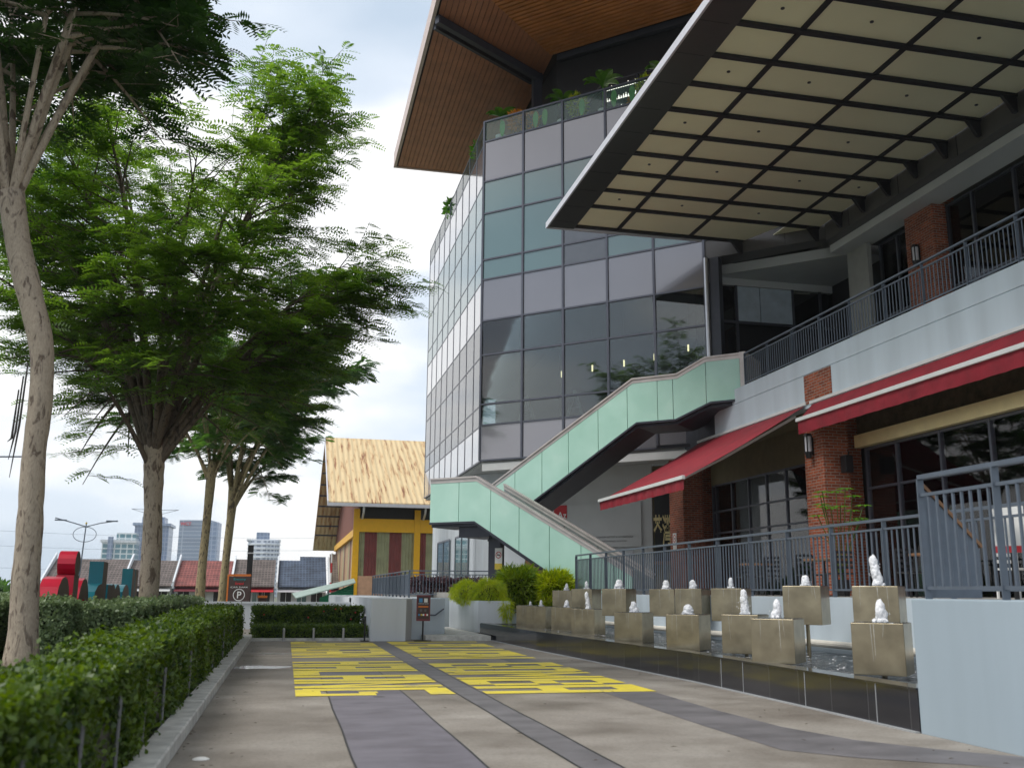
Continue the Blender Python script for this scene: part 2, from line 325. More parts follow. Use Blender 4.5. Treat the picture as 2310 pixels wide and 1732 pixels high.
def tower_mat(name, base, line, glassc, fw_, fh, axis=0):  # tower tones are paled bluish: some distance haze is put into the colours
    m, t, b = nodes(name); g = t.nodes.new('ShaderNodeNewGeometry'); s = t.nodes.new('ShaderNodeSeparateXYZ'); t.links.new(g.outputs['Position'], s.inputs[0])
    a = t.nodes.new('ShaderNodeMath'); t.links.new(s.outputs[0], a.inputs[0]); t.links.new(s.outputs[1], a.inputs[1])
    cb = t.nodes.new('ShaderNodeCombineXYZ'); t.links.new(a.outputs[0], cb.inputs[0]); t.links.new(s.outputs[2], cb.inputs[1])
    k = t.nodes.new('ShaderNodeTexBrick'); k.offset = 0; k.inputs['Scale'].default_value = 1; k.inputs['Brick Width'].default_value = fw_; k.inputs['Row Height'].default_value = fh
    k.inputs['Mortar Size'].default_value = fh*line; k.inputs['Color1'].default_value = (*glassc, 1); k.inputs['Color2'].default_value = (*[v*.8 for v in glassc], 1)
    k.inputs['Mortar'].default_value = (*base, 1); t.links.new(cb.outputs[0], k.inputs[0]); t.links.new(k.outputs[0], b.inputs['Base Color']); b.inputs['Roughness'].default_value = .35
tower_mat('tower_teal', (.62, .68, .70), .13, (.08, .24, .30), 4.2, 3.6)
tower_mat('tower_blue', (.27, .34, .46), .10, (.17, .24, .38), 2.5, 3.2)
tower_mat('tower_glass', (.36, .42, .50), .08, (.20, .26, .36), 30, 2.6)
tower_mat('tower_flats', (.55, .60, .68), .22, (.22, .27, .38), 3.1, 3.0)

def bark_mat(name, c1, c2, c3):
    m, t, b = nodes(name); g = t.nodes.new('ShaderNodeNewGeometry')
    mp_ = t.nodes.new('ShaderNodeMapping'); mp_.inputs['Scale'].default_value = (1.6, 1.6, .62)
    t.links.new(g.outputs['Position'], mp_.inputs[0])
    n = t.nodes.new('ShaderNodeTexNoise'); n.inputs['Scale'].default_value = 5.0; n.inputs['Detail'].default_value = 4; n.inputs['Distortion'].default_value = .8; n.inputs['Roughness'].default_value = .55
    t.links.new(mp_.outputs[0], n.inputs[0])
    r = ramp(t, n.outputs[0], [(.36, c3), (.395, c2), (.425, c1), (.58, [v*1.10 for v in c1]), (.63, c2), (.70, c3)])
    n2 = t.nodes.new('ShaderNodeTexNoise'); n2.inputs['Scale'].default_value = 30; n2.inputs['Detail'].default_value = 5; t.links.new(mp_.outputs[0], n2.inputs[0])
    r2 = ramp(t, n2.outputs[0], [(.3, (.8, .8, .8)), (.7, (1.1, 1.1, 1.1))])
    x = t.nodes.new('ShaderNodeMixRGB'); x.blend_type = 'MULTIPLY'; x.inputs[0].default_value = 1; t.links.new(r.outputs[0], x.inputs[1]); t.links.new(r2.outputs[0], x.inputs[2])
    t.links.new(x.outputs[0], b.inputs['Base Color']); b.inputs['Roughness'].default_value = .85
    bp = t.nodes.new('ShaderNodeBump'); bp.inputs['Strength'].default_value = .5; bp.inputs['Distance'].default_value = .03
    t.links.new(n.outputs[0], bp.inputs['Height']); t.links.new(bp.outputs[0], b.inputs['Normal'])
bark_mat('bark_pale', (.38, .315, .24), (.27, .22, .17), (.15, .11, .08))
bark_mat('bark_olive', (.33, .27, .15), (.19, .15, .09), (.10, .075, .05))
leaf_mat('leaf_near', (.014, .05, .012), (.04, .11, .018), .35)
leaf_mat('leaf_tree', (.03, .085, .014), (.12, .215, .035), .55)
leaf_mat('leaf_far', (.024, .075, .020), (.07, .155, .03), .42)
leaf_mat('leaf_hedge', (.012, .042, .007), (.10, .165, .016), .3, 5)
leaf_mat('leaf_pale', (.075, .125, .05), (.20, .27, .13), .25, 2.5)
leaf_mat('leaf_lime', (.16, .26, .008), (.46, .52, .02), .35, 2.5)
leaf_mat('leaf_bush', (.05, .13, .012), (.24, .33, .03), .3, 1.5)
leaf_mat('leaf_purple', (.05, .02, .03), (.12, .06, .07), .2, 3)
leaf_mat('leaf_banana', (.03, .12, .01), (.10, .26, .03), .35, 3)
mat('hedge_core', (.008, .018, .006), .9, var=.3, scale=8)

def water_mat():
    m, t, b = nodes('pool_water'); b.inputs['Base Color'].default_value = (.012, .016, .02, 1); b.inputs['Roughness'].default_value = .04
    b.inputs['Specular IOR Level'].default_value = .6
    g = t.nodes.new('ShaderNodeNewGeometry'); n = t.nodes.new('ShaderNodeTexNoise'); n.inputs['Scale'].default_value = 7; n.inputs['Detail'].default_value = 5; n.inputs['Distortion'].default_value = 1
    bp = t.nodes.new('ShaderNodeBump'); bp.inputs['Strength'].default_value = 1; bp.inputs['Distance'].default_value = .08
    t.links.new(g.outputs['Position'], n.inputs[0]); t.links.new(n.outputs[0], bp.inputs['Height']); t.links.new(bp.outputs[0], b.inputs['Normal'])
    r = ramp(t, n.outputs[0], [(.5, (.012, .016, .02)), (.62, (.03, .04, .05)), (.68, (.45, .5, .55))]); t.links.new(r.outputs[0], b.inputs['Base Color'])
water_mat()
mat('foam', (.93, .94, .97), .55, var=.03, scale=25, bump=.15, bscale=40)
def foam():
    t = MAT['foam'].node_tree; b = t.nodes['Principled BSDF']; o = t.nodes['Material Output']; tr = t.nodes.new('ShaderNodeBsdfTransparent'); mx_ = t.nodes.new('ShaderNodeMixShader'); g = t.nodes.new('ShaderNodeNewGeometry')
    n = t.nodes.new('ShaderNodeTexNoise'); n.inputs['Scale'].default_value = 30; n.inputs['Detail'].default_value = 4; t.links.new(g.outputs['Position'], n.inputs[0]); r = ramp(t, n.outputs[0], [(.35, (.35, .35, .35)), (.60, (.05, .05, .05))])
    t.links.new(r.outputs[0], mx_.inputs[0]); t.links.new(b.outputs[0], mx_.inputs[1]); t.links.new(tr.outputs[0], mx_.inputs[2]); t.links.new(mx_.outputs[0], o.inputs[0])
foam()
mat('sheet_water', (.50, .48, .42), .1, var=.3, scale=20)

# ---------------------------------------------------------------- mesh helpers
ORG = {}
class MB:
    def __init__(s): s.v = []; s.f = []; s.m = []; s.cur = 0; s.smooth = False
    def quad(s, *p):
        i = len(s.v); s.v += [tuple(q) for q in p]; s.f.append(tuple(range(i, i+len(p)))); s.m.append(s.cur); return s
    def box(s, x0, x1, y0, y1, z0, z1):
        return s.hexa([(x0, y0), (x1, y0), (x1, y1), (x0, y1)], z0, z1)
    def hexa(s, poly, z0, z1):
        """prism over a plan polygon; z0/z1 numbers or lists"""
        n = len(poly); i = len(s.v)
        a = sum(poly[k][0]*poly[(k+1) % n][1]-poly[(k+1) % n][0]*poly[k][1] for k in range(n))
        zz0 = list(z0) if hasattr(z0, '__len__') else [z0]*n; zz1 = list(z1) if hasattr(z1, '__len__') else [z1]*n
        if a < 0: poly = poly[::-1]; zz0.reverse(); zz1.reverse()
        s.v += [(p[0], p[1], zz0[k]) for k, p in enumerate(poly)] + [(p[0], p[1], zz1[k]) for k, p in enumerate(poly)]
        s.f.append(tuple(range(i+n-1, i-1, -1))); s.f.append(tuple(range(i+n, i+2*n))); s.m += [s.cur]*2
        for k in range(n):
            j = (k+1) % n; s.f.append((i+k, i+j, i+n+j, i+n+k)); s.m.append(s.cur)
        return s
    def slab(s, pts, off):
        """extrude a planar polygon (3d pts) by the vector off"""
        n = len(pts); i = len(s.v); s.v += [tuple(p) for p in pts] + [tuple(p[k]+off[k] for k in range(3)) for p in pts]
        s.f.append(tuple(range(i, i+n))); s.f.append(tuple(range(i+2*n-1, i+n-1, -1))); s.m += [s.cur]*2
        for k in range(n):
            j = (k+1) % n; s.f.append((i+k, i+n+k, i+n+j, i+j)); s.m.append(s.cur)
        return s
    def tube(s, pts, rad, n=8, cap=True):
        if not hasattr(rad, '__len__'): rad = [rad]*len(pts)
        i = len(s.v); P = [Vector(p) for p in pts]; u = None
        for k, p in enumerate(P):
            d = (P[min(k+1, len(P)-1)]-P[max(k-1, 0)]).normalized()
            if u is None: u = d.orthogonal().normalized()
            u = (u-d*u.dot(d)).normalized(); w = d.cross(u)
            for j in range(n):
                a = 2*math.pi*j/n; q = p+(u*math.cos(a)+w*math.sin(a))*rad[k]; s.v.append(tuple(q))
        for k in range(len(P)-1):
            for j in range(n):
                a, b = i+k*n+j, i+k*n+(j+1) % n; s.f.append((a, b, b+n, a+n)); s.m.append(s.cur)
        if cap:
            s.f.append(tuple(range(i+n-1, i-1, -1))); s.f.append(tuple(range(i+(len(P)-1)*n, i+len(P)*n))); s.m += [s.cur]*2
        return s
    def bar(s, p0, p1, w, h):
        """rectangular bar between two points; h is measured upwards-ish, w sideways"""
        a, b = Vector(p0), Vector(p1); d = (b-a).normalized()
        side = d.cross(Vector((0, 0, 1)))
        if side.length < 1e-3: side = Vector((1, 0, 0))
        side.normalize(); u = side.cross(d).normalized(); q = []
        for c in (a, b):
            for x, y in ((-1, -1), (1, -1), (1, 1), (-1, 1)): q.append(tuple(c+side*x*w/2+u*y*h/2))
        i = len(s.v); s.v += q
        for f in ((3, 2, 1, 0), (4, 5, 6, 7), (0, 1, 5, 4), (1, 2, 6, 5), (2, 3, 7, 6), (3, 0, 4, 7)): s.f.append(tuple(i+k for k in f)); s.m.append(s.cur)
        return s
    def build(s, name, mats, parent=None, bevel=0):
        o3 = Vector((0, 0, 0))
        if parent is not None: o3 = ORG[parent.name]
        me = bpy.data.meshes.new(name); me.from_pydata([(v[0]-o3.x, v[1]-o3.y, v[2]-o3.z) for v in s.v], [], s.f)
        if not isinstance(mats, (list, tuple)): mats = [mats]
        for x in mats: me.materials.append(MAT[x])
        if len(mats) > 1: me.polygons.foreach_set('material_index', s.m)
        if s.smooth: me.polygons.foreach_set('use_smooth', [True]*len(me.polygons))
        me.update()
        o = bpy.data.objects.new(name, me); COL.objects.link(o)
        if parent is not None: o.parent = parent
        ORG[o.name] = o3
        if bevel:
            b = o.modifiers.new('bevel', 'BEVEL'); b.width = bevel; b.segments = 2; b.limit_method = 'ANGLE'
        return o

def tag(o, label=None, cat=None, group=None, kind=None):
    if label: o['label'] = label
    if cat: o['category'] = cat
    if group: o['group'] = group
    if kind: o['kind'] = kind
    return o
def thing(name, loc, label, cat, group=None):
    o = bpy.data.objects.new(name, None); COL.objects.link(o); o.location = loc; o.empty_display_size = .2
    ORG[o.name] = Vector(loc); return tag(o, label, cat, group)
def struct(name, mb, m): return tag(mb.build(name, m), kind='structure')
def dup(o, parent=None, loc=None):
    c = o.copy(); COL.objects.link(c); c.parent = parent
    if loc is not None: c.location = loc
    ORG[c.name] = Vector(loc) if (parent is None and loc is not None) else ORG[o.name]
    for ch in list(o.children): dup(ch, c)
    return c
def shift(o, parent, d):
    """a further copy of a part, moved by d"""
    c = o.copy(); COL.objects.link(c); c.parent = parent; c.location = Vector(o.location)+Vector(d); ORG[c.name] = ORG[o.name]+Vector(d); return c
NV, EV = (.686, .728), (.728, -.686)     # normal and direction of the angled glass front and stairs
def NE(n, m): return (n*NV[0]+m*EV[0], n*NV[1]+m*EV[1])
def NE3(n, m, z): return (*NE(n, m), z)
def text(s, name, m, origin, ux, uy, parent, width=None, height=None, depth=.01, bold=.0, size=1, face=None):
    c = bpy.data.curves.new(name, 'FONT'); c.body = s; c.size = 1; c.extrude = 0; c.offset = bold; c.resolution_u = 4
    o = bpy.data.objects.new(name, c); COL.objects.link(o); bpy.context.view_layer.update()
    dg = bpy.context.evaluated_depsgraph_get(); me = bpy.data.meshes.new_from_object(o.evaluated_get(dg)); COL.objects.unlink(o); bpy.data.objects.remove(o)
    vs = [v.co.copy() for v in me.vertices]; fs = [tuple(p.vertices) for p in me.polygons]
    if not vs: return None
    x0 = min(v.x for v in vs); x1 = max(v.x for v in vs); y0 = min(v.y for v in vs); y1 = max(v.y for v in vs)
    sx = (width/(x1-x0)) if width else None; sy = (height/(y1-y0)) if height else None
    sx = sx or sy or size; sy = sy or sx
    ux, uy = Vector(ux).normalized(), Vector(uy).normalized(); w = ux.cross(uy); O = Vector(origin)
    b = MB(); n = len(vs)
    P = [O+ux*((v.x-x0)*sx)+uy*((v.y-y0)*sy) for v in vs]
    if depth:
        b.v = [tuple(p+w*depth) for p in P]+[tuple(p) for p in P]
        ed = {}
        for f in fs:
            for k in range(len(f)):
                e_ = (f[k], f[(k+1) % len(f)]); ed[e_] = ed.get(e_, 0)+1
        b.f = [f for f in fs]+[tuple(n+i for i in reversed(f)) for f in fs]; b.m = [1]*len(fs)+[1]*len(fs)
        for (i, j) in ed:
            if (j, i) not in ed: b.f.append((i, n+i, n+j, j)); b.m.append(0)
    else: b.v = [tuple(p) for p in P]; b.f = fs; b.m = [0]*len(fs)
    return b.build(name, [m, face or m], parent)

# ================================================================ SETTING
g = MB()   # one sheet: level court, falling away behind the far wall to the lower town
ys = [-60, 45, 60, 900, 1650]; zs = [0, 0, -4, -4, -4]
for i in range(4): g.quad((-1450, ys[i], zs[i]), (1450, ys[i], zs[i]), (1450, ys[i+1], zs[i+1]), (-1450, ys[i+1], zs[i+1]))
mat('town_ground', (.10, .11, .07), .9, var=.4, scale=.3, bump=.2)
struct('ground', g, 'town_ground')
fallen_leaves()
struct('road', MB().quad((-.78, -6, .006), (5.9, -6, .006), (5.9, 31.5, .006), (-.78, 31.5, .006)), 'concrete_road')
g = MB().quad((-14, 25.28, .004), (-.8, 25.28, .004), (-.8, 44, .004), (-14, 44, .004)); struct('back_pavement', g, 'concrete_road')
struct('grey_strip', MB().quad((.56, -6, .0090), (1.49, -6, .0090), (1.49, 17, .0090), (.56, 17, .0090)), 'grey_strip')
struct('narrow_dark_strip', MB().quad((2.14, -6, .0090), (2.46, -6, .0090), (2.46, 25, .0090), (2.14, 25, .0090)), 'dark_strip')
pl = [(4.0, 24.6), (4.0, 12), (3.97, 9.0), (4.0, 7.6), (4.4, 7.15), (5.05, 6.7), (5.6, 6.2), (5.9, 5.4)]
pr = [(4.45, 24.6), (4.66, 12), (4.62, 10.3), (4.68, 8.9), (4.9, 8.0), (5.3, 7.4), (5.72, 6.95), (5.9, 6.7)]
g = MB()
for i in range(len(pl)-1): g.quad((*pl[i+1], .0090), (*pr[i+1], .0090), (*pr[i], .0090), (*pl[i], .0090))
struct('curved_dark_strip', g, 'dark_strip')
g = MB()
for x, y1 in ((.56, 17), (1.49, 22), (2.14, 20), (2.46, 20)):
    pts = [(x+.006*math.sin(k*1.7+x*9), -6+(y1+6)*k/30) for k in range(31)]
    for k in range(30): g.quad((pts[k][0]-.009, pts[k][1], .0105), (pts[k][0]+.009, pts[k][1], .0105), (pts[k+1][0]+.009, pts[k+1][1], .0105), (pts[k+1][0]-.009, pts[k+1][1], .0105))
struct('pavement_joint', g, 'black')
# damp pale patches and a drain hole in the concrete
g = MB()
for (cx, cy, rx, ry) in ((-.35, 16.9, .5, .35), (-.15, 20.4, .4, .15)):
    g.v += [(cx+rx*math.cos(a*.524)*(1+.2*math.sin(a*2.2)), cy+ry*math.sin(a*.524)*(1+.25*math.cos(a*1.7)), .0082) for a in range(12)]
    g.f.append(tuple(range(len(g.v)-12, len(g.v)))); g.m.append(0)
mat('puddle', (.42, .43, .48), .12, var=.25, scale=3); struct('puddle', g, 'puddle')
g = MB(); g.v = [(1.15+.07*math.cos(a*.524), 12.1+.05*math.sin(a*.524), .0104) for a in range(12)]; g.f = [tuple(range(12))]; g.m = [0]; struct('drain_hole', g, 'black')
# painted fire-lane letters: read from the planting side, two lines, stretched across the drive
ym = thing('road_marking', (2.4, 18, 0), '', ''); ym['kind'] = 'structure'
GL = {'L': [(0, 0, .33, 1), (.27, 0, 1, .2)], 'A': [(0, 0, .33, 1), (.67, 0, 1, 1), (.27, .82, .73, 1), (.27, .36, .73, .52)],
      'U': [(0, 0, .33, 1), (.67, 0, 1, 1), (.27, 0, .73, .17)], 'N': [(0, 0, .3, 1), (.7, 0, 1, 1), 'd'], 'B': [(0, 0, .33, 1), (.27, .84, .85, 1), (.27, 0, .85, .15), (.27, .43, .80, .58), (.73, .58, 1, .84), (.73, .15, 1, .43)],
      'O': [(0, .06, .33, .94), (.67, .06, 1, .94), (.1, .84, .9, 1), (.1, 0, .9, .16)], 'M': [(0, 0, .24, 1), (.76, 0, 1, 1), 'v'],
      'J': [(.7, 0, 1, 1), (.1, 0, .7, .17), (0, .05, .27, .32)], 'G': [(0, .05, .33, .95), (.1, .84, 1, 1), (.1, 0, 1, .16), (.73, .16, 1, .5), (.5, .4, .73, .52)], 'H': [(0, 0, .33, 1), (.67, 0, 1, 1), (.27, .42, .73, .58)]}
def lane_text(s_, name, x0, x1, y_start, y_end):
    adv = (y_start-y_end)/len(s_); n = 0
    for k, ch in enumerate(s_):
        if ch == ' ': continue
        g = MB(); ya = y_start-adv*k; w_ = adv*.92
        T = lambda u, v, z: (x0+(x1-x0)*v, ya-w_*u, z)
        zz = .0118
        for r_ in GL[ch]:
            if r_ == 'd': p = [(.25, 1), (.25, .72), (.75, 0), (.75, .28)]
            elif r_ == 'v': p = None
            else: a, b_, c, d = r_; p = [(a, b_), (a, d), (c, d), (c, b_)]
            if p is None:
                g.quad(T(.2, 1, zz), T(.2, .75, zz), T(.5, .3, zz), T(.5, .58, zz)); g.quad(T(.8, 1, zz), T(.5, .58, zz), T(.5, .3, zz), T(.8, .75, zz)); continue
            g.quad(*[T(u, v, zz) for u, v in p]); zz += .00012
        g.build('painted_letter', 'yellow_paint', ym); n += 1
lane_text('LALUAN BOMBA', 'upper_line', 2.49, 4.72, 24.7, 12.15)
lane_text('JANGAN HALANG', 'lower_line', .18, 2.11, 24.9, 12.2)
# kerb along the planting, a real step
g = MB(); y = -4.0
while y < 25.3: g.box(-.97, -.76, y, y+.985, 0, .125); y += 1.0
struct('kerb', g, 'concrete_kerb').modifiers.new('b', 'BEVEL').width = .012
g = MB(); g.box(-.76, 2.14, 25.32, 25.5, 0, .07); struct('far_kerb', g, 'concrete_kerb')
struct('soil', MB().box(-16, -.98, -5, 25.2, -.05, .09), 'hedge_core')
mat('terrace_paving', (.25, .24, .22), .7, var=.15)
g = MB(); g.hexa([(8.35, 8.05), (22, 8.05), (22, 56), (5.35, 56), (5.35, 31.3), (6.3, 29.45), (8.35, 29.45)], .02, 1.2); struct('terrace_floor', g, 'terrace_paving')
struct('step', MB().hexa([(3.55, 25.35), (5.2, 25.1), (5.1, 31.5), (4.35, 31.5), (4.25, 26.3), (3.5, 25.9)], 0, .13), 'concrete_kerb')

# ================================================================ FOUNTAIN
bl = [(5.75, 8.27), (5.77, 10), (5.77, 13.5), (5.62, 16.5), (5.36, 21), (5.24, 26.6)]
fb = thing('fountain_basin', (6.5, 17, 0), 'long low black tiled fountain basin wall with wet ledge beside the drive', 'fountain basin')
g = MB()
for i in range(len(bl)-1):
    (x0, y0), (x1, y1) = bl[i], bl[i+1]; g.hexa([(x0, y0), (x1, y1), (x1+.22, y1), (x0+.22, y0)], 0, .385)
g.box(5.24, 8.2, 26.6, 26.8, 0, .385)
g.build('basin_wall', 'black_tile', fb)
g = MB()
for i in range(len(bl)-1):
    (x0, y0), (x1, y1) = bl[i], bl[i+1]; g.hexa([(x0-.015, y0), (x1-.015, y1), (x1+.24, y1), (x0+.24, y0)], .386, .405)
g.build('coping', 'black_tile', fb)
for y in (8.95, 10.35, 11.9, 12.55):
    g = MB()
    x = np.interp(y, [b[1] for b in bl], [b[0] for b in bl]); g.box(x-.004, x+.004, y-.006, y+.006, .01, .385)
    g.build('grout_line', 'grout', fb)
g = MB()
for i in range(len(bl)-1):
    (x0, y0), (x1, y1) = bl[i], bl[i+1]; g.hexa([(x0-.05, y0), (x1-.05, y1), (x1-.001, y1), (x0-.001, y0)], .0, .018)
g.build('mortar_edge', 'grout', fb)
struct('water', MB().hexa([(6.0, 8.28), (8.19, 8.28), (8.19, 26.6), (5.47, 26.6), (5.6, 21), (5.85, 16.5), (5.99, 13.5)], .30, .372), 'pool_water')
# splashes on the pool: small ragged foam flecks
g = MB(); r_ = random.Random(3)
for k in range(420):
    y = 8.6+17.5*r_.random()**1.2; x = 6.05+1.9*r_.random(); a = r_.random()*6.3; l = .02+.06*r_.random(); w_ = .006+.012*r_.random(); z = .374+.012*r_.random()
    c, s_ = math.cos(a), math.sin(a); g.quad((x-l*c, y-l*s_, z), (x+w_*s_, y-w_*c, z+.004), (x+l*c, y+l*s_, z), (x-w_*s_, y+w_*c, z+.006))
tag(g.build('splash', 'foam'), 'white flecks of splashing water on the dark fountain pool', 'splash', kind='stuff')

a_ = math.atan2(EV[1], EV[0])
from mathutils import noise as NZ
def jet_mesh(h, w, seed, kind):
    """frothy aerated water: a bubbling core, a skirt where it falls back, and loose drops"""
    b = bmesh.new(); q = random.Random(seed)
    def blob(cx, cy, cz, rx, rz, sub, amp):
        r_ = bmesh.ops.create_icosphere(b, subdivisions=sub, radius=1)['verts']; o = Vector((q.random()*50, q.random()*50, q.random()*50))
        for v in r_:
            n = v.co.copy(); k = 1+amp*NZ.noise(n*2.0+o)+amp*.35*NZ.noise(n*6+o)+amp*.2*NZ.noise(n*13+o); v.co = Vector((cx+n.x*rx*k, cy+n.y*rx*k, max(-.004, cz+n.z*rz*k)))
    if kind == 'tall':
        lx, ly = q.uniform(-.2, .2)*w, q.uniform(-.2, .2)*w
        for i in range(7): f = i/6; blob(lx*f*2+q.uniform(-.08, .08)*w, ly*f*2, h*(.12+.74*f), w*(.60-.14*f), h*.20, 3, .24)
        for i in range(5): a = q.random()*6.3; blob(math.cos(a)*w*.5, math.sin(a)*w*.5, h*.06, w*.3, h*.08, 3, .4)
    else:
        for i in range(4): f = i/3; blob(q.uniform(-.3, .3)*w*(1-f), q.uniform(-.3, .3)*w*(1-f), h*(.2+.5*f), w*(.64-.10*f)*(1.15 if kind == 'low' else .95), h*.36, 3, .26)
        for i in range(6): a = q.random()*6.3; blob(math.cos(a)*w*.7, math.sin(a)*w*.7, h*.10, w*.28, h*.12, 3, .4)
    for i in range(14): a = q.random()*6.3; r = w*q.uniform(.3, 1.1); blob(math.cos(a)*r, math.sin(a)*r, h*q.uniform(.05, .95)*(1-.5*r/w), .006, .007, 1, .2)
    me = bpy.data.meshes.new('water_jet'); b.to_mesh(me); b.free(); me.materials.append(MAT['foam'])
    me.polygons.foreach_set('use_smooth', [True]*len(me.polygons)); return me
CS = .54
def cube(x, y, zt, h, w, kind, seed, label, pole=True, water=True):
    w *= .86; h *= .92
    k = 1.08; x *= k; y *= k; zt = EYE+(zt-EYE)*k
    t = thing('fountain_cube', (x, y, .37), label, 'fountain cube', 'bronze fountain cubes in the basin')
    c = [(x, y), (x+CS*EV[0], y+CS*EV[1]), (x+CS*EV[0]+CS*NV[0], y+CS*EV[1]+CS*NV[1]), (x+CS*NV[0], y+CS*NV[1])]
    g = MB(); g.hexa(c, zt-CS, zt); o = g.build('box', 'bronze', t, bevel=.006)
    cx, cy = sum(p[0] for p in c)/4, sum(p[1] for p in c)/4
    MB().tube([(cx, cy, .37), (cx, cy, zt-CS)], .028, 10).build('pole', 'bronze', t)
    me = jet_mesh(h, w, seed, kind); j = bpy.data.objects.new('water_jet', me); COL.objects.link(j); j.parent = t; j.location = (cx-x, cy-y, zt-.37-.01); ORG[j.name] = Vector((0, 0, 0))
    if water:
        g = MB(); q = random.Random(seed+50)
        ic = [(c[0][0]*.93+cx*.07, c[0][1]*.93+cy*.07), (c[1][0]*.93+cx*.07, c[1][1]*.93+cy*.07), (c[2][0]*.93+cx*.07, c[2][1]*.93+cy*.07), (c[3][0]*.93+cx*.07, c[3][1]*.93+cy*.07)]
        g.hexa(ic, zt+.001, zt+.006)
        g.build('water_film', 'pool_water', t)
        g = MB()
        for s_ in range(3):   # thin streams running down the street face
            f = .15+.7*q.random(); l = .12+.3*q.random(); f2 = f+.08*(q.random()-.5); wd = .002+.003*q.random()
            px, py = x+CS*f*EV[0]-.004*NV[0], y+CS*f*EV[1]-.004*NV[1]; px2, py2 = x+CS*f2*EV[0]-.004*NV[0], y+CS*f2*EV[1]-.004*NV[1]
            g = MB(); g.quad((px-wd*EV[0], py-wd*EV[1], zt-.01), (px2-wd*.3*EV[0], py2-wd*.3*EV[1], zt-l), (px2+wd*.3*EV[0], py2+wd*.3*EV[1], zt-l), (px+wd*EV[0], py+wd*EV[1], zt-.01)).build('water_stream', 'sheet_water', t)
    return t
UP = [(6.18, 22.69, 1.28, .19, .09, 'mid', 1, 'raised bronze cube at the far left end of the back row'),
      (6.2, 21.15, 1.31, .20, .09, 'mid', 2, 'raised bronze cube second from the bush in the back row'),
      (5.89, 18.04, 1.31, .21, .13, 'low', 3, 'wide raised bronze cube with a double foam jet before the green glass'),
      (6.74, 17.75, 1.31, .20, .12, 'low', 4, 'raised bronze cube partly hidden behind its right neighbour, stubby jet'),
      (6.91, 16.89, 1.32, .19, .11, 'low', 5, 'raised bronze cube overlapping the cube on its left, fifth in the back row'),
      (6.54, 14.51, 1.32, .20, .08, 'mid', 6, 'raised bronze cube with oval jet behind the low wet pair'),
      (6.47, 12.07, 1.35, .17, .10, 'low', 7, 'raised bronze cube standing clear on one visible thin pole'),
      (6.31, 10.15, 1.34, .40, .12, 'tall', 8, 'raised bronze cube with the tallest white water jet')]
LO = [(5.46, 23.37, .92, .12, .06, 'mid', 11, 'low bronze cube half hidden at the far left of the front row'),
      (5.36, 21.96, .92, .17, .07, 'mid', 12, 'low bronze cube second in the front row beside the white planter'),
      (5.63, 20.77, .92, .18, .09, 'low', 13, 'low bronze cube third in the front row, small rounded jet'),
      (5.49, 18.75, .92, .38, .10, 'tall', 14, 'low bronze cube with a forked upright jet on top'),
      (5.37, 15.8, .92, .21, .10, 'low', 15, 'low bronze cube standing alone with stubby square jet'),
      (5.43, 13.64, .94, .17, .13, 'low', 16, 'low bronze cube with squat domed bubbling jet'),
      (5.7, 12.34, .97, .38, .12, 'tall', 17, 'low wet bronze cube with leaning pointed jet, left of a touching pair'),
      (5.35, 10.78, .96, .25, .11, 'mid', 18, 'low wet bronze cube with blunt jet, right of a touching pair'),
      (5.55, 8.99, .97, .26, .11, 'mid', 19, 'nearest low bronze cube, streaked with water, beside the pale wall')]
for a in UP+LO: cube(*a)
tag(MB().tube([(8.1, 8.3, .52), (8.1, 26.5, .46)], .055, 12).build('pipe', 'pipe'), 'cream pipe running low along the pale wall behind the fountain', 'pipe')

# ================================================================ LOW WALLS AND PLANTERS
w = thing('terrace_wall', (8.3, 18, 0), 'long pale retaining wall behind the fountain cubes', 'wall')
g = MB(); g.box(8.2, 8.34, 8.27, 29.3, 0, 1.2); g.build('wall', 'blue_white_wall', w)
g = MB(); g.hexa([(6.3, 29.3), (8.34, 29.3), (8.34, 29.44), (6.3, 29.44)], 0, 1.06); g.build('planter_wall', 'white_paint', w)
tag(MB().box(5.75, 8.34, -3, 8.26, 0, 1.21).build('near_wall', 'blue_white_wall_dimmed', bevel=.01), 'big pale blue rendered wall at the right edge, nearest the camera', 'wall')
w = thing('ramp_wall', (2.8, 26, 0), 'white box-shaped ramp wall at the end of the drive', 'wall')
MB().box(2.12, 3.0, 25.1, 34, 0, 1.05).build('wall', 'white_paint', w)
MB().hexa([(3.003, 25.3), (3.22, 25.7), (3.22, 26.0), (3.003, 26.0)], 0, 1.03).build('side_wall', 'pale_wall', w)
MB().hexa([(3.22, 25.85), (4.2, 26.4), (4.2, 26.6), (3.22, 26.05)], 0, 1.04).build('back_wall', 'blue_white_wall', w)
MB().hexa([(4.2, 26.61), (4.3, 32.9), (4.15, 32.9), (4.05, 26.5)], 0, 1.035).build('back_wall', 'blue_white_wall', w)
MB().box(4.31, 5.3, 31.6, 31.75, 0, 1.03).build('back_wall', 'blue_white_wall', w)
MB().box(2.12, 5.3, 33.0, 50.5, 0, 1.0).build('upper_deck', 'white_paint', w)
p = thing('planter', (5.8, 29, 0), 'white rendered planter box overflowing with trailing lime green grass', 'planter')
MB().hexa([(5.36, 27.7), (6.25, 27.5), (6.25, 31.2), (5.1, 31.2)], .0, .98).build('box', 'white_paint', p)
w = thing('handrail', (3.9, 26.1, .5), 'short bent grey handrail fixed on the white wall left of the planter', 'handrail')
MB().tube([(3.72, 26.02, .62), (3.9, 26.12, .62), (4.14, 26.25, .78)], .02).build('rail', 'rail_metal', w)
tag(MB().box(5.12, 5.36, 27.2, 27.45, .01, .12).build('floor_light', 'black'), 'small black floor light box at the foot of the white planter', 'floor light')
w = thing('boundary_wall', (0, 33, 0), 'long low white boundary wall behind the far hedges', 'wall')
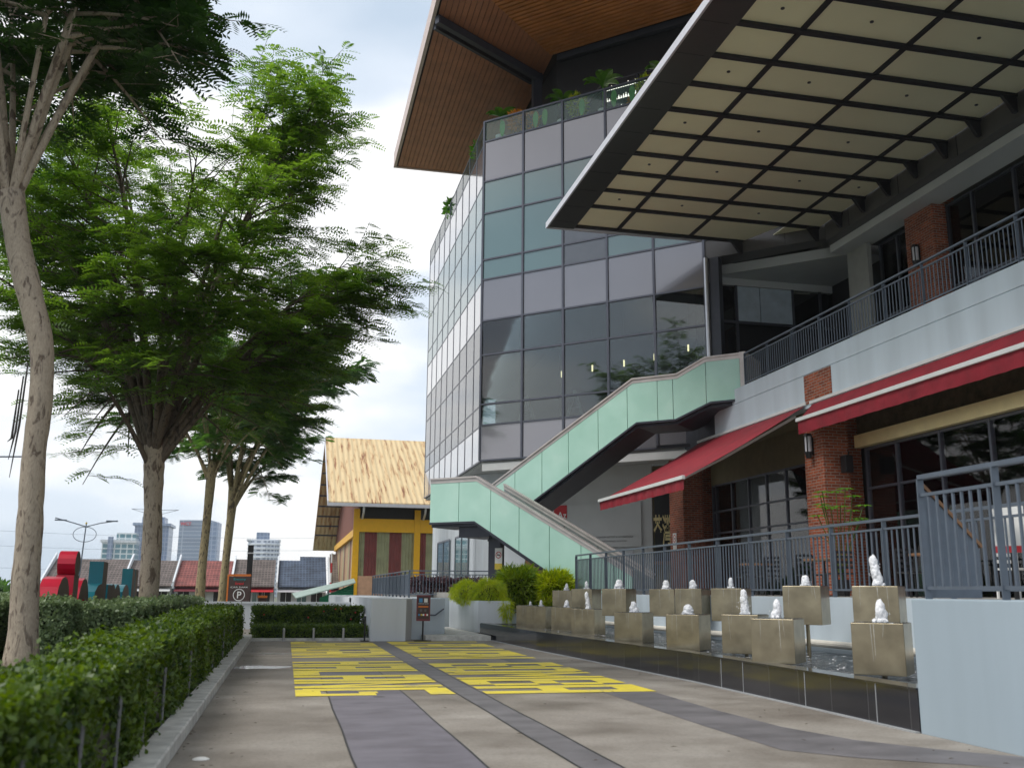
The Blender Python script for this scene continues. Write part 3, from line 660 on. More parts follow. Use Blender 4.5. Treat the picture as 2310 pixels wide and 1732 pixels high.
MB().box(-14, 2.1, 33, 33.15, 0, .80).build('wall', 'white_paint', w); MB().box(-14, 2.1, 32.97, 33.18, .80, .86).build('coping', 'white_paint', w)

# ================================================================ RAILINGS
def railing(name, label, p0, p1, z0, h, bay=1.35, sp=.11, near=None, post=.045, bal=.014, group=None, gap=.14, sub=.09, zs1=None):
    x0, y0 = p0; x1, y1 = p1; Lh = math.hypot(x1-x0, y1-y0); dx, dy = (x1-x0)/Lh, (y1-y0)/Lh
    t = thing(name, (x0, y0, z0), label, 'railing', group)
    MB().bar((x0, y0, z0+h), (x1, y1, z0+h), .06, .04).build('top_rail', 'rail_metal', t)
    MB().bar((x0, y0, z0+h-gap), (x1, y1, z0+h-gap), .035, .03).build('second_rail', 'rail_metal', t)
    MB().bar((x0, y0, z0+sub), (x1, y1, z0+sub), .035, .03).build('bottom_rail', 'rail_metal', t)
    nb = max(1, round(Lh/bay)); pp = None
    pm = MB(); pm.hexa([(x0-dy*.035-dx*.008, y0+dx*.035-dy*.008), (x0+dy*.035-dx*.008, y0-dx*.035-dy*.008), (x0+dy*.035+dx*.008, y0-dx*.035+dy*.008), (x0-dy*.035+dx*.008, y0+dx*.035+dy*.008)], z0-.02, z0+h-.021)
    pp = pm.build('post', 'rail_metal', t)
    for i in range(1, nb+1): shift(pp, t, (dx*Lh*i/nb, dy*Lh*i/nb, 0))
    n = int(Lh/sp); B = []
    for i in range(1, n):
        s = i*sp
        if abs((s/(Lh/nb))-round(s/(Lh/nb)))*Lh/nb < .03: continue
        B.append(s)
    b0 = MB(); b0.tube([(x0, y0, z0+sub+.016), (x0, y0, z0+h-gap-.016)], bal, 6, False); ob = b0.build('baluster', 'rail_metal', t); first = True
    for s in B[:100]:
        if first: ob.location = (dx*s, dy*s, 0); first = False
        else: c = ob.copy(); COL.objects.link(c); c.parent = t; c.location = (dx*s, dy*s, 0); ORG[c.name] = ORG[ob.name]
    if len(B) > 100:
        g = MB()
        for s in B[100:]: g.tube([(x0+dx*s, y0+dy*s, z0+sub+.016), (x0+dx*s, y0+dy*s, z0+h-gap-.016)], bal, 6, False)
        tag(g.build('far_balusters', 'rail_metal', t), kind='stuff')
    return t
railing('railing', 'long grey metal railing on the pale wall behind the fountain', (8.27, 8.2), (8.27, 27.7), 1.22, 1.07, 1.36, .125, gap=.13)
railing('railing', 'large grey railing on the pale blue wall at the right edge', (5.83, 8.1), (5.83, 1.0), 1.22, 1.12, 1.0, .115, bal=.016, gap=.17)
railing('railing', 'dark grey balcony railing of the upper floor above the white parapet', (13.78, 27.4), (13.78, 9.5), 7.64, 1.03, 1.5, .13)
railing('railing', 'short grey railing on the white ramp wall, running away from view', (4.38, 35.95), (4.27, 50.2), 1.0, .96, 1.3, .13, gap=.13)
railing('railing', 'grey railing in front of the purple leaved bed', (4.40, 35.9), (7.85, 35.1), 1.03, .93, 1.15, .12, gap=.13)
t = thing('stair_rail_panel', (6.0, 8.4, 1.2), 'sloping solid grey stair side panel behind the nearest railing', 'stair panel')
MB().slab([(5.86, 8.12, 1.22), (6.42, 8.12, 1.22), (6.42, 8.12, 1.72), (5.86, 8.12, 2.25)], (0, .05, 0)).build('panel', 'rail_metal', t)
MB().bar((5.86, 8.145, 2.28), (6.46, 8.145, 1.70), .08, .03).build('handrail', 'wood', t)

# ================================================================ GLASS CORNER BUILDING
ZR = [6.42, 7.87, 8.74, 10.82, 12.29, 14.10, 14.98, 17.06, 18.53, 20.40, 21.35]
KIND = ['s', 'w', 'w', 'w', 's', 't', 't', 't', 's', 'g']
gb = thing('glass_building', (8, 38.3, 0), 'multi-storey mall block with glass curtain walls, mauve panels and wide brown slatted roof', 'building')
MC = [-20.93, -18.96, -17.09, -15.14, -13.2, -11.2, -9.2, -7.2, -5.2]
XA = 7.43
YA = [38.33, 40.25, 42.1, 43.95, 45.85, 47.75, 49.6, 51.5, 53.3, 55.2]
fr = MB()
for i in range(len(MC)):
    a = NE(32.9, MC[i]); z0 = 6.42 if i < 6 else 14.2
    wd = .045
    fr.hexa([NE(32.95, MC[i]-wd), NE(32.95, MC[i]+wd), NE(33.1, MC[i]+wd), NE(33.1, MC[i]-wd)], z0, 21.38)
for k, z in enumerate(ZR):
    hi = MC[5]-.047 if z < 14.05 else MC[8]-.047
    fr.hexa([NE(32.96, MC[0]+.047), NE(32.96, hi), NE(33.09, hi), NE(33.09, MC[0]+.047)], z-.035, z+.035)
for y in YA[1:]: fr.box(XA-.016, XA+.1, y-.045, y+.045, 6.42, 21.38)
for z in ZR: fr.box(XA-.012, XA+.085, YA[0]+.14, YA[-1]+.03, z-.03, z+.03)
fr.build('curtain_wall_frame', 'mullion', gb)
MK = {'s': ('spandrel_panel', 'spandrel'), 'w': ('window', 'glass_dark'), 't': ('window', 'glass_teal'), 'g': ('glass_balustrade', 'glass_clear')}
for k in range(10):
    for i in range(8):
        if i >= 5 and ZR[k] < 14: continue
        nm, m = MK[KIND[k]]
        if k == 5 and i == 2 or (k == 6 and i >= 2): m = 'spandrel_dim'
        if m == 'spandrel_dim' and m not in MAT: mat('spandrel_dim', (.16, .17, .19), .12, metal=.3, var=.04, spec=.7)
        p0, p1 = NE(33, MC[i]), NE(33, MC[i+1])
        MB().slab([(*p0, ZR[k]), (*p1, ZR[k]), (*p1, ZR[k+1]), (*p0, ZR[k+1])], (.686*.03, .728*.03, 0)).build(nm, m, gb)
    for i in range(9):
        nm, m = MK[KIND[k]]
        MB().slab([(XA, YA[i+1], ZR[k]), (XA, YA[i], ZR[k]), (XA, YA[i], ZR[k+1]), (XA, YA[i+1], ZR[k+1])], (.03, 0, 0)).build(nm, m, gb)
# floors, interior core
plan = [(XA+.1, 55.2), (XA+.1, 38.5), NE(33.15, MC[0]+.05), NE(33.15, -5.2), (24, 55.2)]
planL = [(XA+.1, 55.2), (XA+.1, 38.5), NE(33.15, MC[0]+.05), NE(33.15, -11.25), (15.6, 55.2)]
g = MB(); g.hexa(planL, 6.30, 6.44); g.build('soffit', 'pale_wall', gb)
for z0, z1 in ((12.4, 14.0),): MB().hexa(planL, z0, z1).build('floor_slab', 'interior', gb)
MB().hexa(planL, 6.9, 7.8).build('floor_slab', 'interior', gb)
MB().hexa(plan, 18.7, 20.35).build('terrace_slab', 'interior', gb)
MB().hexa([(11.5, 55), (11.5, 41), (19, 38), (19, 55)], 7.9, 12.3).build('core_wall', 'interior', gb)
MB().hexa([NE(33.35, MC[0]+.3), NE(33.35, -5.4), (24, 55), (XA+.3, 55), (XA+.3, 38.8)], 14.15, 18.4).build('blind_core', 'interior', gb)
MB().hexa([(10.45, 46), NE(35.3, -18.55), NE(35.3, -3), (26, 46)], 20.4, 24.85).build('upper_wall', 'black', gb)
# white band and ceiling under the glass, ground-floor walls
MB().hexa([NE(33.02, MC[0]+.1), NE(33.02, -9.5), NE(33.4, -9.5), NE(33.4, MC[0]+.1)], 6.0, 6.29).build('white_beam', 'pale_wall', gb)
MB().hexa([(7.95, 55), (7.95, 42.0), NE(36, -23.9+.8), (9.4, 41.2), (9.4, 55)], 1.2, 6.29).build('ground_floor_wall', 'white_paint', gb)
MB().hexa([NE(36, -22.6), NE(36, -20.5), NE(36.2, -20.5), NE(36.2, -22.6)], 1.2, 6.29).build('ground_floor_wall', 'white_paint', gb)
MB().hexa([NE(36.02, -20.5), NE(36.02, -19.3), NE(36.2, -19.3), NE(36.2, -20.5)], 1.2, 5.0).build('dark_doorway', 'wood', gb)
MB().hexa([NE(36, -19.3), NE(36, -14.72), NE(36.2, -14.72), NE(36.2, -19.3)], 1.2, 6.29).build('ground_floor_wall', 'pale_wall', gb)
MB().hexa([NE(36, -20.5), NE(36, -19.3), NE(36.2, -19.3), NE(36.2, -20.5)], 5.0, 6.29).build('ground_floor_wall', 'pale_wall', gb)
MB().hexa([NE(35.96, -16.4), NE(35.96, -15.55), NE(35.99, -15.55), NE(35.99, -16.4)], 1.2, 2.95).build('grey_door', 'steel', gb)
for y0, y1 in ((43.4, 46.9), (48.6, 52.6)):
    w_ = MB().box(7.90, 7.94, y0, y1, 1.4, 3.75).build('shopfront_window', 'glass_teal', gb)
    g = MB()
    for y in (y0, (y0+y1)/2, y1): g.box(7.87, 7.899, y-.04, y+.04, 1.3, 3.8)
    g.box(7.87, 7.899, y0+.041, y1-.041, 3.72, 3.8); g.build('window_frame', 'mullion', w_)
# brown slatted roof
RZ = 24.9
edge = [(4.85, 51.6), (18, 51.6), (18, 44)]
x0, y1 = 4.85, 51.6
inner = (10.4, 38.2)
left = [(4.85, 8), (4.85, 51.6), (9.6, 51.6), (9.6, 46), (10.4, 38.2), (4.85, 32.65)]
left = [(4.85, 32.65), (4.85, 51.6), (10.4, 51.6), (10.4, 38.2)]
right = [(4.85, 32.65), (10.4, 38.2), NE(35.0, 2), (20, 8), (4.85, 8)]
def clip(poly, o, d):
    n = len(poly); ts = []
    for i in range(n):
        a, b = poly[i], poly[(i+1) % n]; ex, ey = b[0]-a[0], b[1]-a[1]; den = d[0]*ey-d[1]*ex
        if abs(den) < 1e-9: continue
        t = ((a[0]-o[0])*ey-(a[1]-o[1])*ex)/den; s = ((a[0]-o[0])*d[1]-(a[1]-o[1])*d[0])/den
        if -1e-9 <= s <= 1+1e-9: ts.append(t)
    return (min(ts), max(ts)) if len(ts) >= 2 else None
rf = MB().hexa([(4.85, 4), (26, 4), (26, 51.6), (4.85, 51.6)], RZ+.07, RZ+.75).build('roof', 'soffit_gap', gb)
g = MB(); x = 4.95
while x < 10.4:
    c = clip(left, (x, 0), (0, 1))
    if c and c[1]-c[0] > .1: g.box(x, x+.215, c[0], c[1], RZ+.02, RZ+.072)
    x += .24
g.build('plank', 'soffit_plank', rf)
g = MB(); k = 0
while k < 150:
    n = 9+k*.26; o = NE(n, 0); c = clip(right, o, EV)
    if c and c[1]-c[0] > .1:
        a, b_ = c; q = [NE(n-.085, a), NE(n-.085, b_), NE(n+.085, b_), NE(n+.085, a)]; g.hexa(q, RZ-.05, RZ+.072)
    k += 1
g.build('slat', 'soffit_slat', rf)
g = MB(); g.box(4.70, 4.85, 4, 51.75, RZ-.02, RZ+.85); g.box(4.851, 26, 51.6, 51.75, RZ-.02, RZ+.85); g.build('fascia', 'roof_fascia' if 'roof_fascia' in MAT else (mat('roof_fascia', (.60, .48, .44), .5) and 'roof_fascia'), rf)
g = MB(); g.bar((4.9, 36.3, RZ-.2), (10.35, 39.95, RZ-.2), .24, .36); g.build('roof_beam', 'dark_metal', rf)
g = MB(); g.bar((4.9, 36.95, RZ-.14), (10.0, 40.4, RZ-.14), .16, .26); g.build('roof_beam', 'dark_metal', rf)
MB().box(9.95, 10.38, 39.8, 40.15, 20.36, RZ+.05).build('column', 'dark_metal', gb)
MB().bar((*NE(35.1, -18.4), RZ-.12), (*NE(35.2, -2), RZ-.12), .25, .3).build('eaves_beam', 'dark_metal', gb)
# dark upper storey wall, lights
for m_ in (-13.2, -9.0): MB().hexa([NE(35.25, m_), NE(35.25, m_+.5), NE(35.38, m_+.5), NE(35.38, m_)], 23.55, 23.7).build('wall_light', 'white_glow', gb)
MB().hexa([NE(35.3, -11.5), NE(35.3, -5), NE(35.39, -5), NE(35.39, -11.5)], 21.5, 23.2).build('pale_panel', 'cladding_dark', gb)

# interior pendants seen through the lower windows
for i, (n, m_, z) in enumerate([(34.6, -18.0, 9.9), (34.6, -16.6, 10.0), (34.6, -15.2, 10.05), (34.6, -13.9, 10.15), (34.6, -12.5, 10.35)]):
    t = thing('pendant_lamp', NE3(n, m_, z), ['first','second','third','fourth','last'][i]+' small glowing pendant bulb from the left behind the dark glass front', 'lamp', 'pendant bulbs behind the glass')
    MB().tube([NE3(n, m_, z), NE3(n, m_, z+.26)], .035, 8).build('bulb', 'lamp_glow', t)
    MB().tube([NE3(n, m_, z+.26), NE3(n, m_, 12.4)], .008, 5).build('cord', 'black', t)
for i, (m_, z) in enumerate([(-16.9, 7.95), (-19.1, 7.95)]):
    t = thing('easel_frame', NE3(33.6, m_, z), ['pale A-shaped frame standing behind the glass near the stairs', 'pale A-shaped frame standing behind the glass by the corner'][i], 'display frame')
    for s in (-1, 1): MB().bar(NE3(33.6, m_+s*.36, z), NE3(33.6, m_, z+1.1), .09, .09).build('leg', 'paper', t)
    MB().bar(NE3(33.6, m_-.22, z+.4), NE3(33.6, m_+.22, z+.4), .06, .06).build('crossbar', 'paper', t)
tag(MB().tube([NE3(34, -11.9, 9.0), NE3(34, -11.9, 10.2)], .05, 8).build('tube_lamp', 'lamp_glow'), 'slim orange tube lamp behind the last dark window', 'lamp')

# ================================================================ STAIRCASE
st = thing('staircase', (8, 31, 1.2), 'outdoor switchback staircase clad in pale green glass with steel coping and dark soffit', 'staircase')
def flight(n0, top, bot, seams, capw=.16, name='glass_panel', thick=.05, m='green_glass'):
    ft = lambda x: float(np.interp(x, [p[0] for p in top], [p[1] for p in top]))
    fb_ = lambda x: float(np.interp(x, [p[0] for p in bot], [p[1] for p in bot]))
    ms = sorted(set([top[0][0], top[-1][0]]+[s for s in seams]))
    for a, b_ in zip(ms[:-1], ms[1:]):
        xs = [a+.012]+[p[0] for p in sorted(top+bot) if a+.03 < p[0] < b_-.03]+[b_-.012]
        pts = [NE3(n0, x, fb_(x)) for x in xs]+[NE3(n0, x, ft(x)-.15) for x in reversed(xs)]
        xs2 = []; 
        MB().slab(pts, (NV[0]*thick, NV[1]*thick, 0)).build(name, m, st)
    g = MB()
    for (a, za), (b_, zb) in zip(top[:-1], top[1:]):
        for (lo, hi, o0, o1) in ((-.15, -.03, -.012, .09), (-.03, .025, -.05, .16)):
            P = [NE3(n0+o0, a, za+lo), NE3(n0+o0, b_, zb+lo), NE3(n0+o0, b_, zb+hi), NE3(n0+o0, a, za+hi)]
            g.slab(P, (NV[0]*(o1-o0), NV[1]*(o1-o0), 0))
    g.build('coping', 'coping_metal', st)
    g = MB()
    for (a, za), (b_, zb) in zip(bot[:-1], bot[1:]):
        g.slab([NE3(n0-.02, a, za-.07), NE3(n0-.02, b_, zb-.07), NE3(n0-.02, b_, zb-.001), NE3(n0-.02, a, za-.001)], (NV[0]*.12, NV[1]*.12, 0))
    g.build('edge_trim', 'dark_metal', st)
LT = [(-19.1, 4.96), (-17.24, 4.96), (-11.7, 1.85)]; LB = [(-19.1, 3.5), (-17.3, 3.5), (-13.45, 1.22), (-11.7, 1.21)]
UT = [(-18.6, 4.86), (-12.8, 8.35), (-11.2, 8.35), (-10.2, 8.8), (-9.05, 8.8)]; UB = [(-18.6, 3.16), (-12.67, 6.85), (-11.27, 6.85), (-10.06, 7.32), (-9.05, 7.32)]
flight(27.0, LT, LB, [-17.93, -16.68, -15.6, -14.5, -13.4, -12.3])
flight(28.62, [(-17.15, 4.86), (-11.7, 1.8)], [(-17.15, 3.45), (-13.4, 1.22), (-11.7, 1.21)], [-16, -14.8, -13.6, -12.4], m='steel')
flight(29.8, UT, UB, [-17.4, -16.3, -15.25, -14.1, -13.0, -11.9, -11.35, -10.2])
flight(31.5, UT, UB, [-17.4, -16.3, -15.25, -14.1, -13.0, -11.9, -11.35, -10.2], m='steel')
def under(n0, n1, pr_, dz, name):
    g = MB()
    for (a, za), (b_, zb) in zip(pr_[:-1], pr_[1:]):
        g.slab([NE3(n0, a, za-.16), NE3(n0, b_, zb-.16), NE3(n0, b_, zb+dz), NE3(n0, a, za+dz)], (NV[0]*(n1-n0), NV[1]*(n1-n0), 0))
    return g.build(name, 'dark_metal', st)
under(27.13, 28.6, LB, .0, 'soffit'); under(29.93, 31.48, UB, -.02, 'soffit')
g = MB()
for i in range(12): a = -17.1+i*.34; z = 3.75-i*.205; g.hexa([NE(27.1, a), NE(28.6, a), NE(28.6, a+.36), NE(27.1, a+.36)], z-.2, z)
for i in range(18): a = -17.6+i*.29; z = 4.32+i*.178; g.hexa([NE(29.9, a), NE(31.45, a), NE(31.45, a+.31), NE(29.9, a+.31)], z-.2, z)
g.build('tread', 'terrace_paving', st)
MB().hexa([NE(27.1, -19.05), NE(31.5, -19.05), NE(31.5, -17.2), NE(27.1, -17.2)], 3.36, 3.6).build('landing', 'dark_metal', st)
MB().slab([NE3(27.05, -19.1, 3.5), NE3(31.5, -19.1, 3.5), NE3(31.5, -19.1, 4.8), NE3(27.05, -19.1, 4.8)], (EV[0]*.04, EV[1]*.04, 0)).build('glass_panel', 'green_glass', st)
MB().hexa([NE(27.3, -18.1), NE(28.9, -18.1), NE(28.9, -16.9), NE(27.3, -16.9)], 3.0, 3.355).build('bracket', 'dark_metal', st)
g = MB(); g.hexa([NE(27.9, -17.3), NE(27.9, -17.02), NE(28.2, -17.02), NE(28.2, -17.3)], 1.2, 3.0); g.hexa([NE(27.85, -17.0), NE(27.85, -16.8), NE(28.1, -16.8), NE(28.1, -17.0)], 1.2, 3.2); g.build('column', 'dark_metal', st)
MB().hexa([NE(29.78, -9.05), NE(29.78, -8.85), NE(31.5, -8.85), NE(31.5, -9.05)], 7.2, 8.85).build('end_post', 'coping_metal', st)
def no_smoking(name, o, ux, h, label, w_=None):
    w_ = w_ or h*.55; t = thing(name, o, label, 'sign'); O = Vector(o); U = Vector(ux); nrm = U.cross(Vector((0, 0, 1))); Z = Vector((0, 0, 1))
    MB().slab([tuple(O), tuple(O+U*w_), tuple(O+U*w_+Z*h), tuple(O+Z*h)], tuple(nrm*.01)).build('board', 'paper', t)
    c = O+U*w_/2+Z*h*.68+nrm*.012; r1, r2 = w_*.40, w_*.31; g = MB()
    for k in range(20):
        a, b_ = k*math.pi/10, (k+1)*math.pi/10
        P = lambda r, q: tuple(c+U*math.cos(q)*r+Z*math.sin(q)*r); g.quad(P(r2, a), P(r1, a), P(r1, b_), P(r2, b_))
    g.quad(tuple(c-U*r1*.75+Z*r1*.65), tuple(c-U*r1*.65+Z*r1*.75), tuple(c+U*r1*.75-Z*r1*.65), tuple(c+U*r1*.65-Z*r1*.75))
    g.build('ban_ring', 'sign_red', t)
    g = MB(); c2 = c+nrm*.001; g.quad(*[tuple(c2+U*a+Z*b_) for a, b_ in ((-w_*.22, -.03*h), (w_*.22, -.03*h), (w_*.22, .02*h), (-w_*.22, .02*h))]); g.build('cigarette', 'lettering', t)
    return t, O, U, Z, nrm, w_
t, O, U, Z, nr, w_ = no_smoking('no_smoking_sign', NE3(27.84, -17.0, 1.95), (EV[0], EV[1], 0), .7, 'no smoking sign with yellow lower panel on the dark stair column', .28)
MB().slab([tuple(O+nr*.011), tuple(O+U*w_+nr*.011), tuple(O+U*w_+Z*.2+nr*.011), tuple(O+Z*.2+nr*.011)], tuple(nr*.004)).build('yellow_panel', 'sign_yellow', t)

# ================================================================ RETAIL BLOCK
rb = thing('retail_building', (15, 20, 1.2), 'two-storey mall wing with white balcony parapet, brick piers and dark shopfronts', 'building')
FX = 13.7
g = MB(); g.box(FX, FX+.2, 8, 29.6, 6.22, 7.15); g.box(FX, FX+.2, 8, 29.6, 7.17, 7.64); g.box(FX+.02, FX+.18, 8, 29.6, 7.149, 7.171); g.box(FX+.2, 20, 8, 35, 6.9, 7.6)
g.build('parapet', 'blue_white_wall', rb)
MB().box(FX+.2, 14.9, 8, 33, 6.05, 6.2).build('soffit', 'olive_wall', rb)
MB().hexa([(FX+.01, 29.61), (FX+.2, 29.61), (FX+.2, 33.2), (FX+.01, 31.0)], 6.25, 7.6).build('dark_cladding', 'dark_metal', rb)
def pier(y0, y1, z0, z1, x, x2, dx2):
    MB().box(x, x+x2, y0, y1, z0, z1).build('brick_pier', 'brick', rb)
    MB().box(x+x2, x+x2+dx2, y0+.35, y1-.25, z0, z1).build('brick_pier', 'brick', rb)
pier(22.98, 23.95, 1.2, 6.03, FX+.01, .75, .6)
pier(32.5, 33.8, 1.2, 6.2, FX+.01, .75, .8)
pier(24.19, 25.56, 7.6, 13.25, 18.6, .8, .8)
MB().box(FX-.02, FX-.002, 22.35, 23.72, 6.32, 7.14).build('brick_patch', 'brick', rb)
# lower shop windows
MB().box(14.72, 14.78, 24.2, 32.3, 5.0, 6.05).build('wall_over_windows', 'olive_wall', rb)
MB().box(14.7, 14.78, 8, 22.9, 5.38, 6.05).build('wall_over_windows', 'brown_band', rb)
tb = MB().box(14.5, 14.69, 8, 22.75, 5.03, 5.36).build('gold_beam', 'gold', rb)
def shop(x, y0, y1, z0, z1, step, trans, glass='glass_shop'):
    ys = list(np.arange(y0, y1-.3, step))+[y1]
    for a, b_ in zip(ys[:-1], ys[1:]): MB().box(x+.02, x+.035, a+.03, b_-.03, z0, z1).build('window', glass, rb)
    g = MB()
    for y in ys: g.box(x-.02, x+.08, y-.035, y+.035, z0, z1)
    for z in trans:
        for a, b_ in zip(ys[:-1], ys[1:]): g.box(x-.01, x+.07, a+.036, b_-.036, z-.03, z+.03)
    g.build('window_frame', 'mullion', rb)
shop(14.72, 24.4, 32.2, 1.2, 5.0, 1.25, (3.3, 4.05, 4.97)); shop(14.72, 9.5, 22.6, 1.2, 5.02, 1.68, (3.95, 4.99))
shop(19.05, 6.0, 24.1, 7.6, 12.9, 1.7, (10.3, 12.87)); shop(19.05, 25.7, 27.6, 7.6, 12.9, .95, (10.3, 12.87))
g = MB(); pts = []
for k in range(260):
    y = 9.4+13.1*k/259; pts.append((14.90+.07*math.sin(k*1.25)+.03*math.sin(k*.37), y))
for a, b_ in zip(pts[:-1], pts[1:]): g.quad((*a, 1.25), (*b_, 1.25), (*b_, 4.98), (*a, 4.98))
g.smooth = True; g.build('curtain', 'curtain', rb)
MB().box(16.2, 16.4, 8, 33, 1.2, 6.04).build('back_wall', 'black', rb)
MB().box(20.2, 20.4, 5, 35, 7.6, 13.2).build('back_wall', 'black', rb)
# recess wall of the upper floor facing the camera
mat('pale_wall_shaded', (.30, .30, .28), .8, var=.06); mat('panel_bluegrey', (.46, .53, .60), .5)  # darker pale wall copy: the deep balcony's shade is put into its colour
MB().box(14.6, 21.4, 32.5, 32.7, 12.72, 13.6).build('recess_band', 'pale_wall', rb)
for a, b_ in ((14.7, 14.95), (15.1, 16.05), (18.48, 19.6), (19.65, 20.9)): MB().box(a, b_, 32.52, 32.56, 7.6, 12.71).build('window', 'glass_shop', rb)
for a, b_ in ((16.14, 17.05), (17.08, 18.40)): MB().box(a, b_, 32.45, 32.5, 11.32, 12.68).build('blue_grey_panel', 'panel_bluegrey', rb)
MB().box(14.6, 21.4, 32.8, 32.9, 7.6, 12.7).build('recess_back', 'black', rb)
g = MB()
for x in (15.02, 16.09, 18.44, 19.62): g.box(x-.05, x+.05, 32.43, 32.5, 7.6, 12.71)
g.box(14.7, 20.9, 32.4, 32.43, 11.2, 11.3); g.build('window_frame', 'mullion', rb)
MB().box(21.0, 21.1, 28.9, 32.45, 7.6, 13.0).build('recess_side', 'pale_wall_shaded', rb)
MB().box(18.6, 18.75, 27.65, 28.86, 7.6, 13.0).build('balcony_return_wall', 'pale_wall_shaded', rb)
MB().hexa([NE(34.0, -10.95), NE(34.0, -6.0), (21.4, 28.9), (21.4, 32.49), (15.2, 32.49)], 13.0, 13.36).build('balcony_ceiling', 'pale_wall', rb)
MB().box(17.98, 18.9, 6, 28.9, 12.93, 13.2).build('ceiling_edge', 'pale_wall', rb)
MB().box(FX+.55, FX+.7, 29.5, 29.6, 7.6, 7.6+.01).build('floor_plate', 'dark_metal', rb)
# dark fascia box carrying the canopy
c1, c2 = NE(33.0, -11.18), NE(33.0, -6.65)
MB().hexa([c1, c2, (c2[0]+.45, c2[1]+.5), NE(34.0, -11.0)], 13.37, 14.25).build('fascia', 'cladding_dark', rb)
MB().hexa([(17.62, 6), (17.97, 6), (17.97, 28.9), (17.62, 28.55)], 13.21, 14.25).build('fascia', 'cladding_dark', rb)
g = MB()
for m_ in (-9.75, -8.2): a = NE(32.99, m_); b_ = NE(32.99, m_+.015); g.hexa([a, b_, NE(33.0, m_+.015), NE(33.0, m_)], 13.4, 14.2)
for y in np.arange(8, 28, 1.363*2): g.box(17.61, 17.62, y, y+.02, 13.22, 14.2)
g.build('fascia_joint', 'black', rb)
MB().box(17.98, 24, 5, 46, 13.37, 20.3).build('upper_wall', 'cladding_dark', rb)
MB().tube([NE3(32.75, -11.05, 6.4), NE3(32.75, -11.05, 13.3)], .09, 10).build('drain_pipe', 'steel', rb)
MB().hexa([NE(32.8, -10.95), NE(32.8, -10.6), NE(33.2, -10.6), NE(33.2, -10.95)], 6.4, 13.3).build('corner_post', 'dark_metal', rb)
MB().hexa([NE(31.6, -12.7), NE(31.6, -11.5), NE(31.7, -11.5), NE(31.7, -12.7)], 6.2, 6.3).build('stair_support', 'dark_metal', rb)

# canopy
cn = thing('canopy', (13, 20, 13.8), 'large flat canopy over the drive, cream ceiling panels in a black steel grid', 'canopy')
CZ = 13.8; YE = 30.85; ribs = [YE-.1]+[28.83-1.363*i for i in range(17)]
ribs = [30.72, 28.83+1.363*.55]+[28.83-1.363*i for i in range(17)]
ribs = [30.7]+[28.83-1.363*i for i in range(17)]
purl = [9.12, 10.78, 13.5, 16.32]
def xlim(y): # canopy follows the angled fascia at its far corner
    return min(17.6, c1[0]+(c1[1]-y)*(EV[0]/-EV[1])) if y > c2[1] else 17.6
cells = sorted(purl+[17.62])
for i in range(len(ribs)-1):
    ya, yb = ribs[i+1]+.07, ribs[i]-.07
    xs = [9.12, 10.78, 13.5, 16.32, 17.62]
    for j in range(4):
        a, b_ = xs[j]+.06, xs[j+1]-.06
        la, lb = xlim(ya), xlim(yb)
        if a > min(la, 17.62): continue
        pa, pb = min(b_, la), min(b_, lb)
        if pb <= a: poly = [(a, ya), (pa, ya), (a, ya+(yb-ya)*(pa-a)/max(.01, pa-lb) if pa > lb else yb)]; 
        else: poly = [(a, ya), (pa, ya), (pb, yb), (a, yb)]
        pn = MB().hexa(poly, CZ+.015, CZ+.045).build('ceiling_panel', 'canopy_panel', cn)
        if i % 2 == 1 and j < 3 or (j == 3 and i % 4 == 3):
            cx, cy = sum(p[0] for p in poly)/len(poly), sum(p[1] for p in poly)/len(poly)
            MB().tube([(cx, cy, CZ-.005), (cx, cy, CZ+.014)], .045, 12).build('downlight', 'dark_metal', pn)
for y in ribs:
    g = MB(); g.box(9.18, xlim(y), y-.08, y+.08, CZ-.06, CZ+.098)
    xl = xlim(y)
    g.slab([(xl-.45, y-.05, CZ-.061), (xl-.03, y-.05, CZ-.061), (xl-.03, y-.05, CZ-.5), (xl-.12, y-.05, CZ-.5)], (0, .1, 0)); g.build('rib', 'canopy_dark', cn)
for x in purl[1:]:
    ytop = 30.6 if x < 14.2 else c2[1]+(c2[0]-x)*(-EV[1]/EV[0])*1.0
    ytop = min(30.63, ytop if x > c1[0] else 30.63)
    segs = [r for r in ribs if r < ytop+.2]
    g = MB()
    g.box(x-.07, x+.07, segs[-1]+.05, min(segs[0]-.01, ytop), CZ-.02, CZ+.094)
    g.build('purlin', 'canopy_dark', cn)
MB().box(8.26, 9.178, 6, 30.79, CZ-.10, CZ+.12).build('edge_soffit', 'edge_cladding' if 'edge_cladding' in MAT else (mat('edge_cladding', (.05, .05, .045), .35, metal=.3, var=.05) and 'edge_cladding'), cn)
for y in np.arange(7, 30.5, 1.363): MB().box(8.262, 8.99, y, y+.02, CZ-.104, CZ-.0995).build('edge_joint', 'black', cn)
g = MB(); g.box(8.20, 8.257, 6, 30.95, CZ-.11, CZ+.10); g.hexa([(8.26, 30.855), (9.0, 30.855), (14.0, 30.8), (14.0, 30.88), (8.26, 30.95)], CZ-.11, CZ+.10); g.build('edge_trim', 'light_trim', cn)

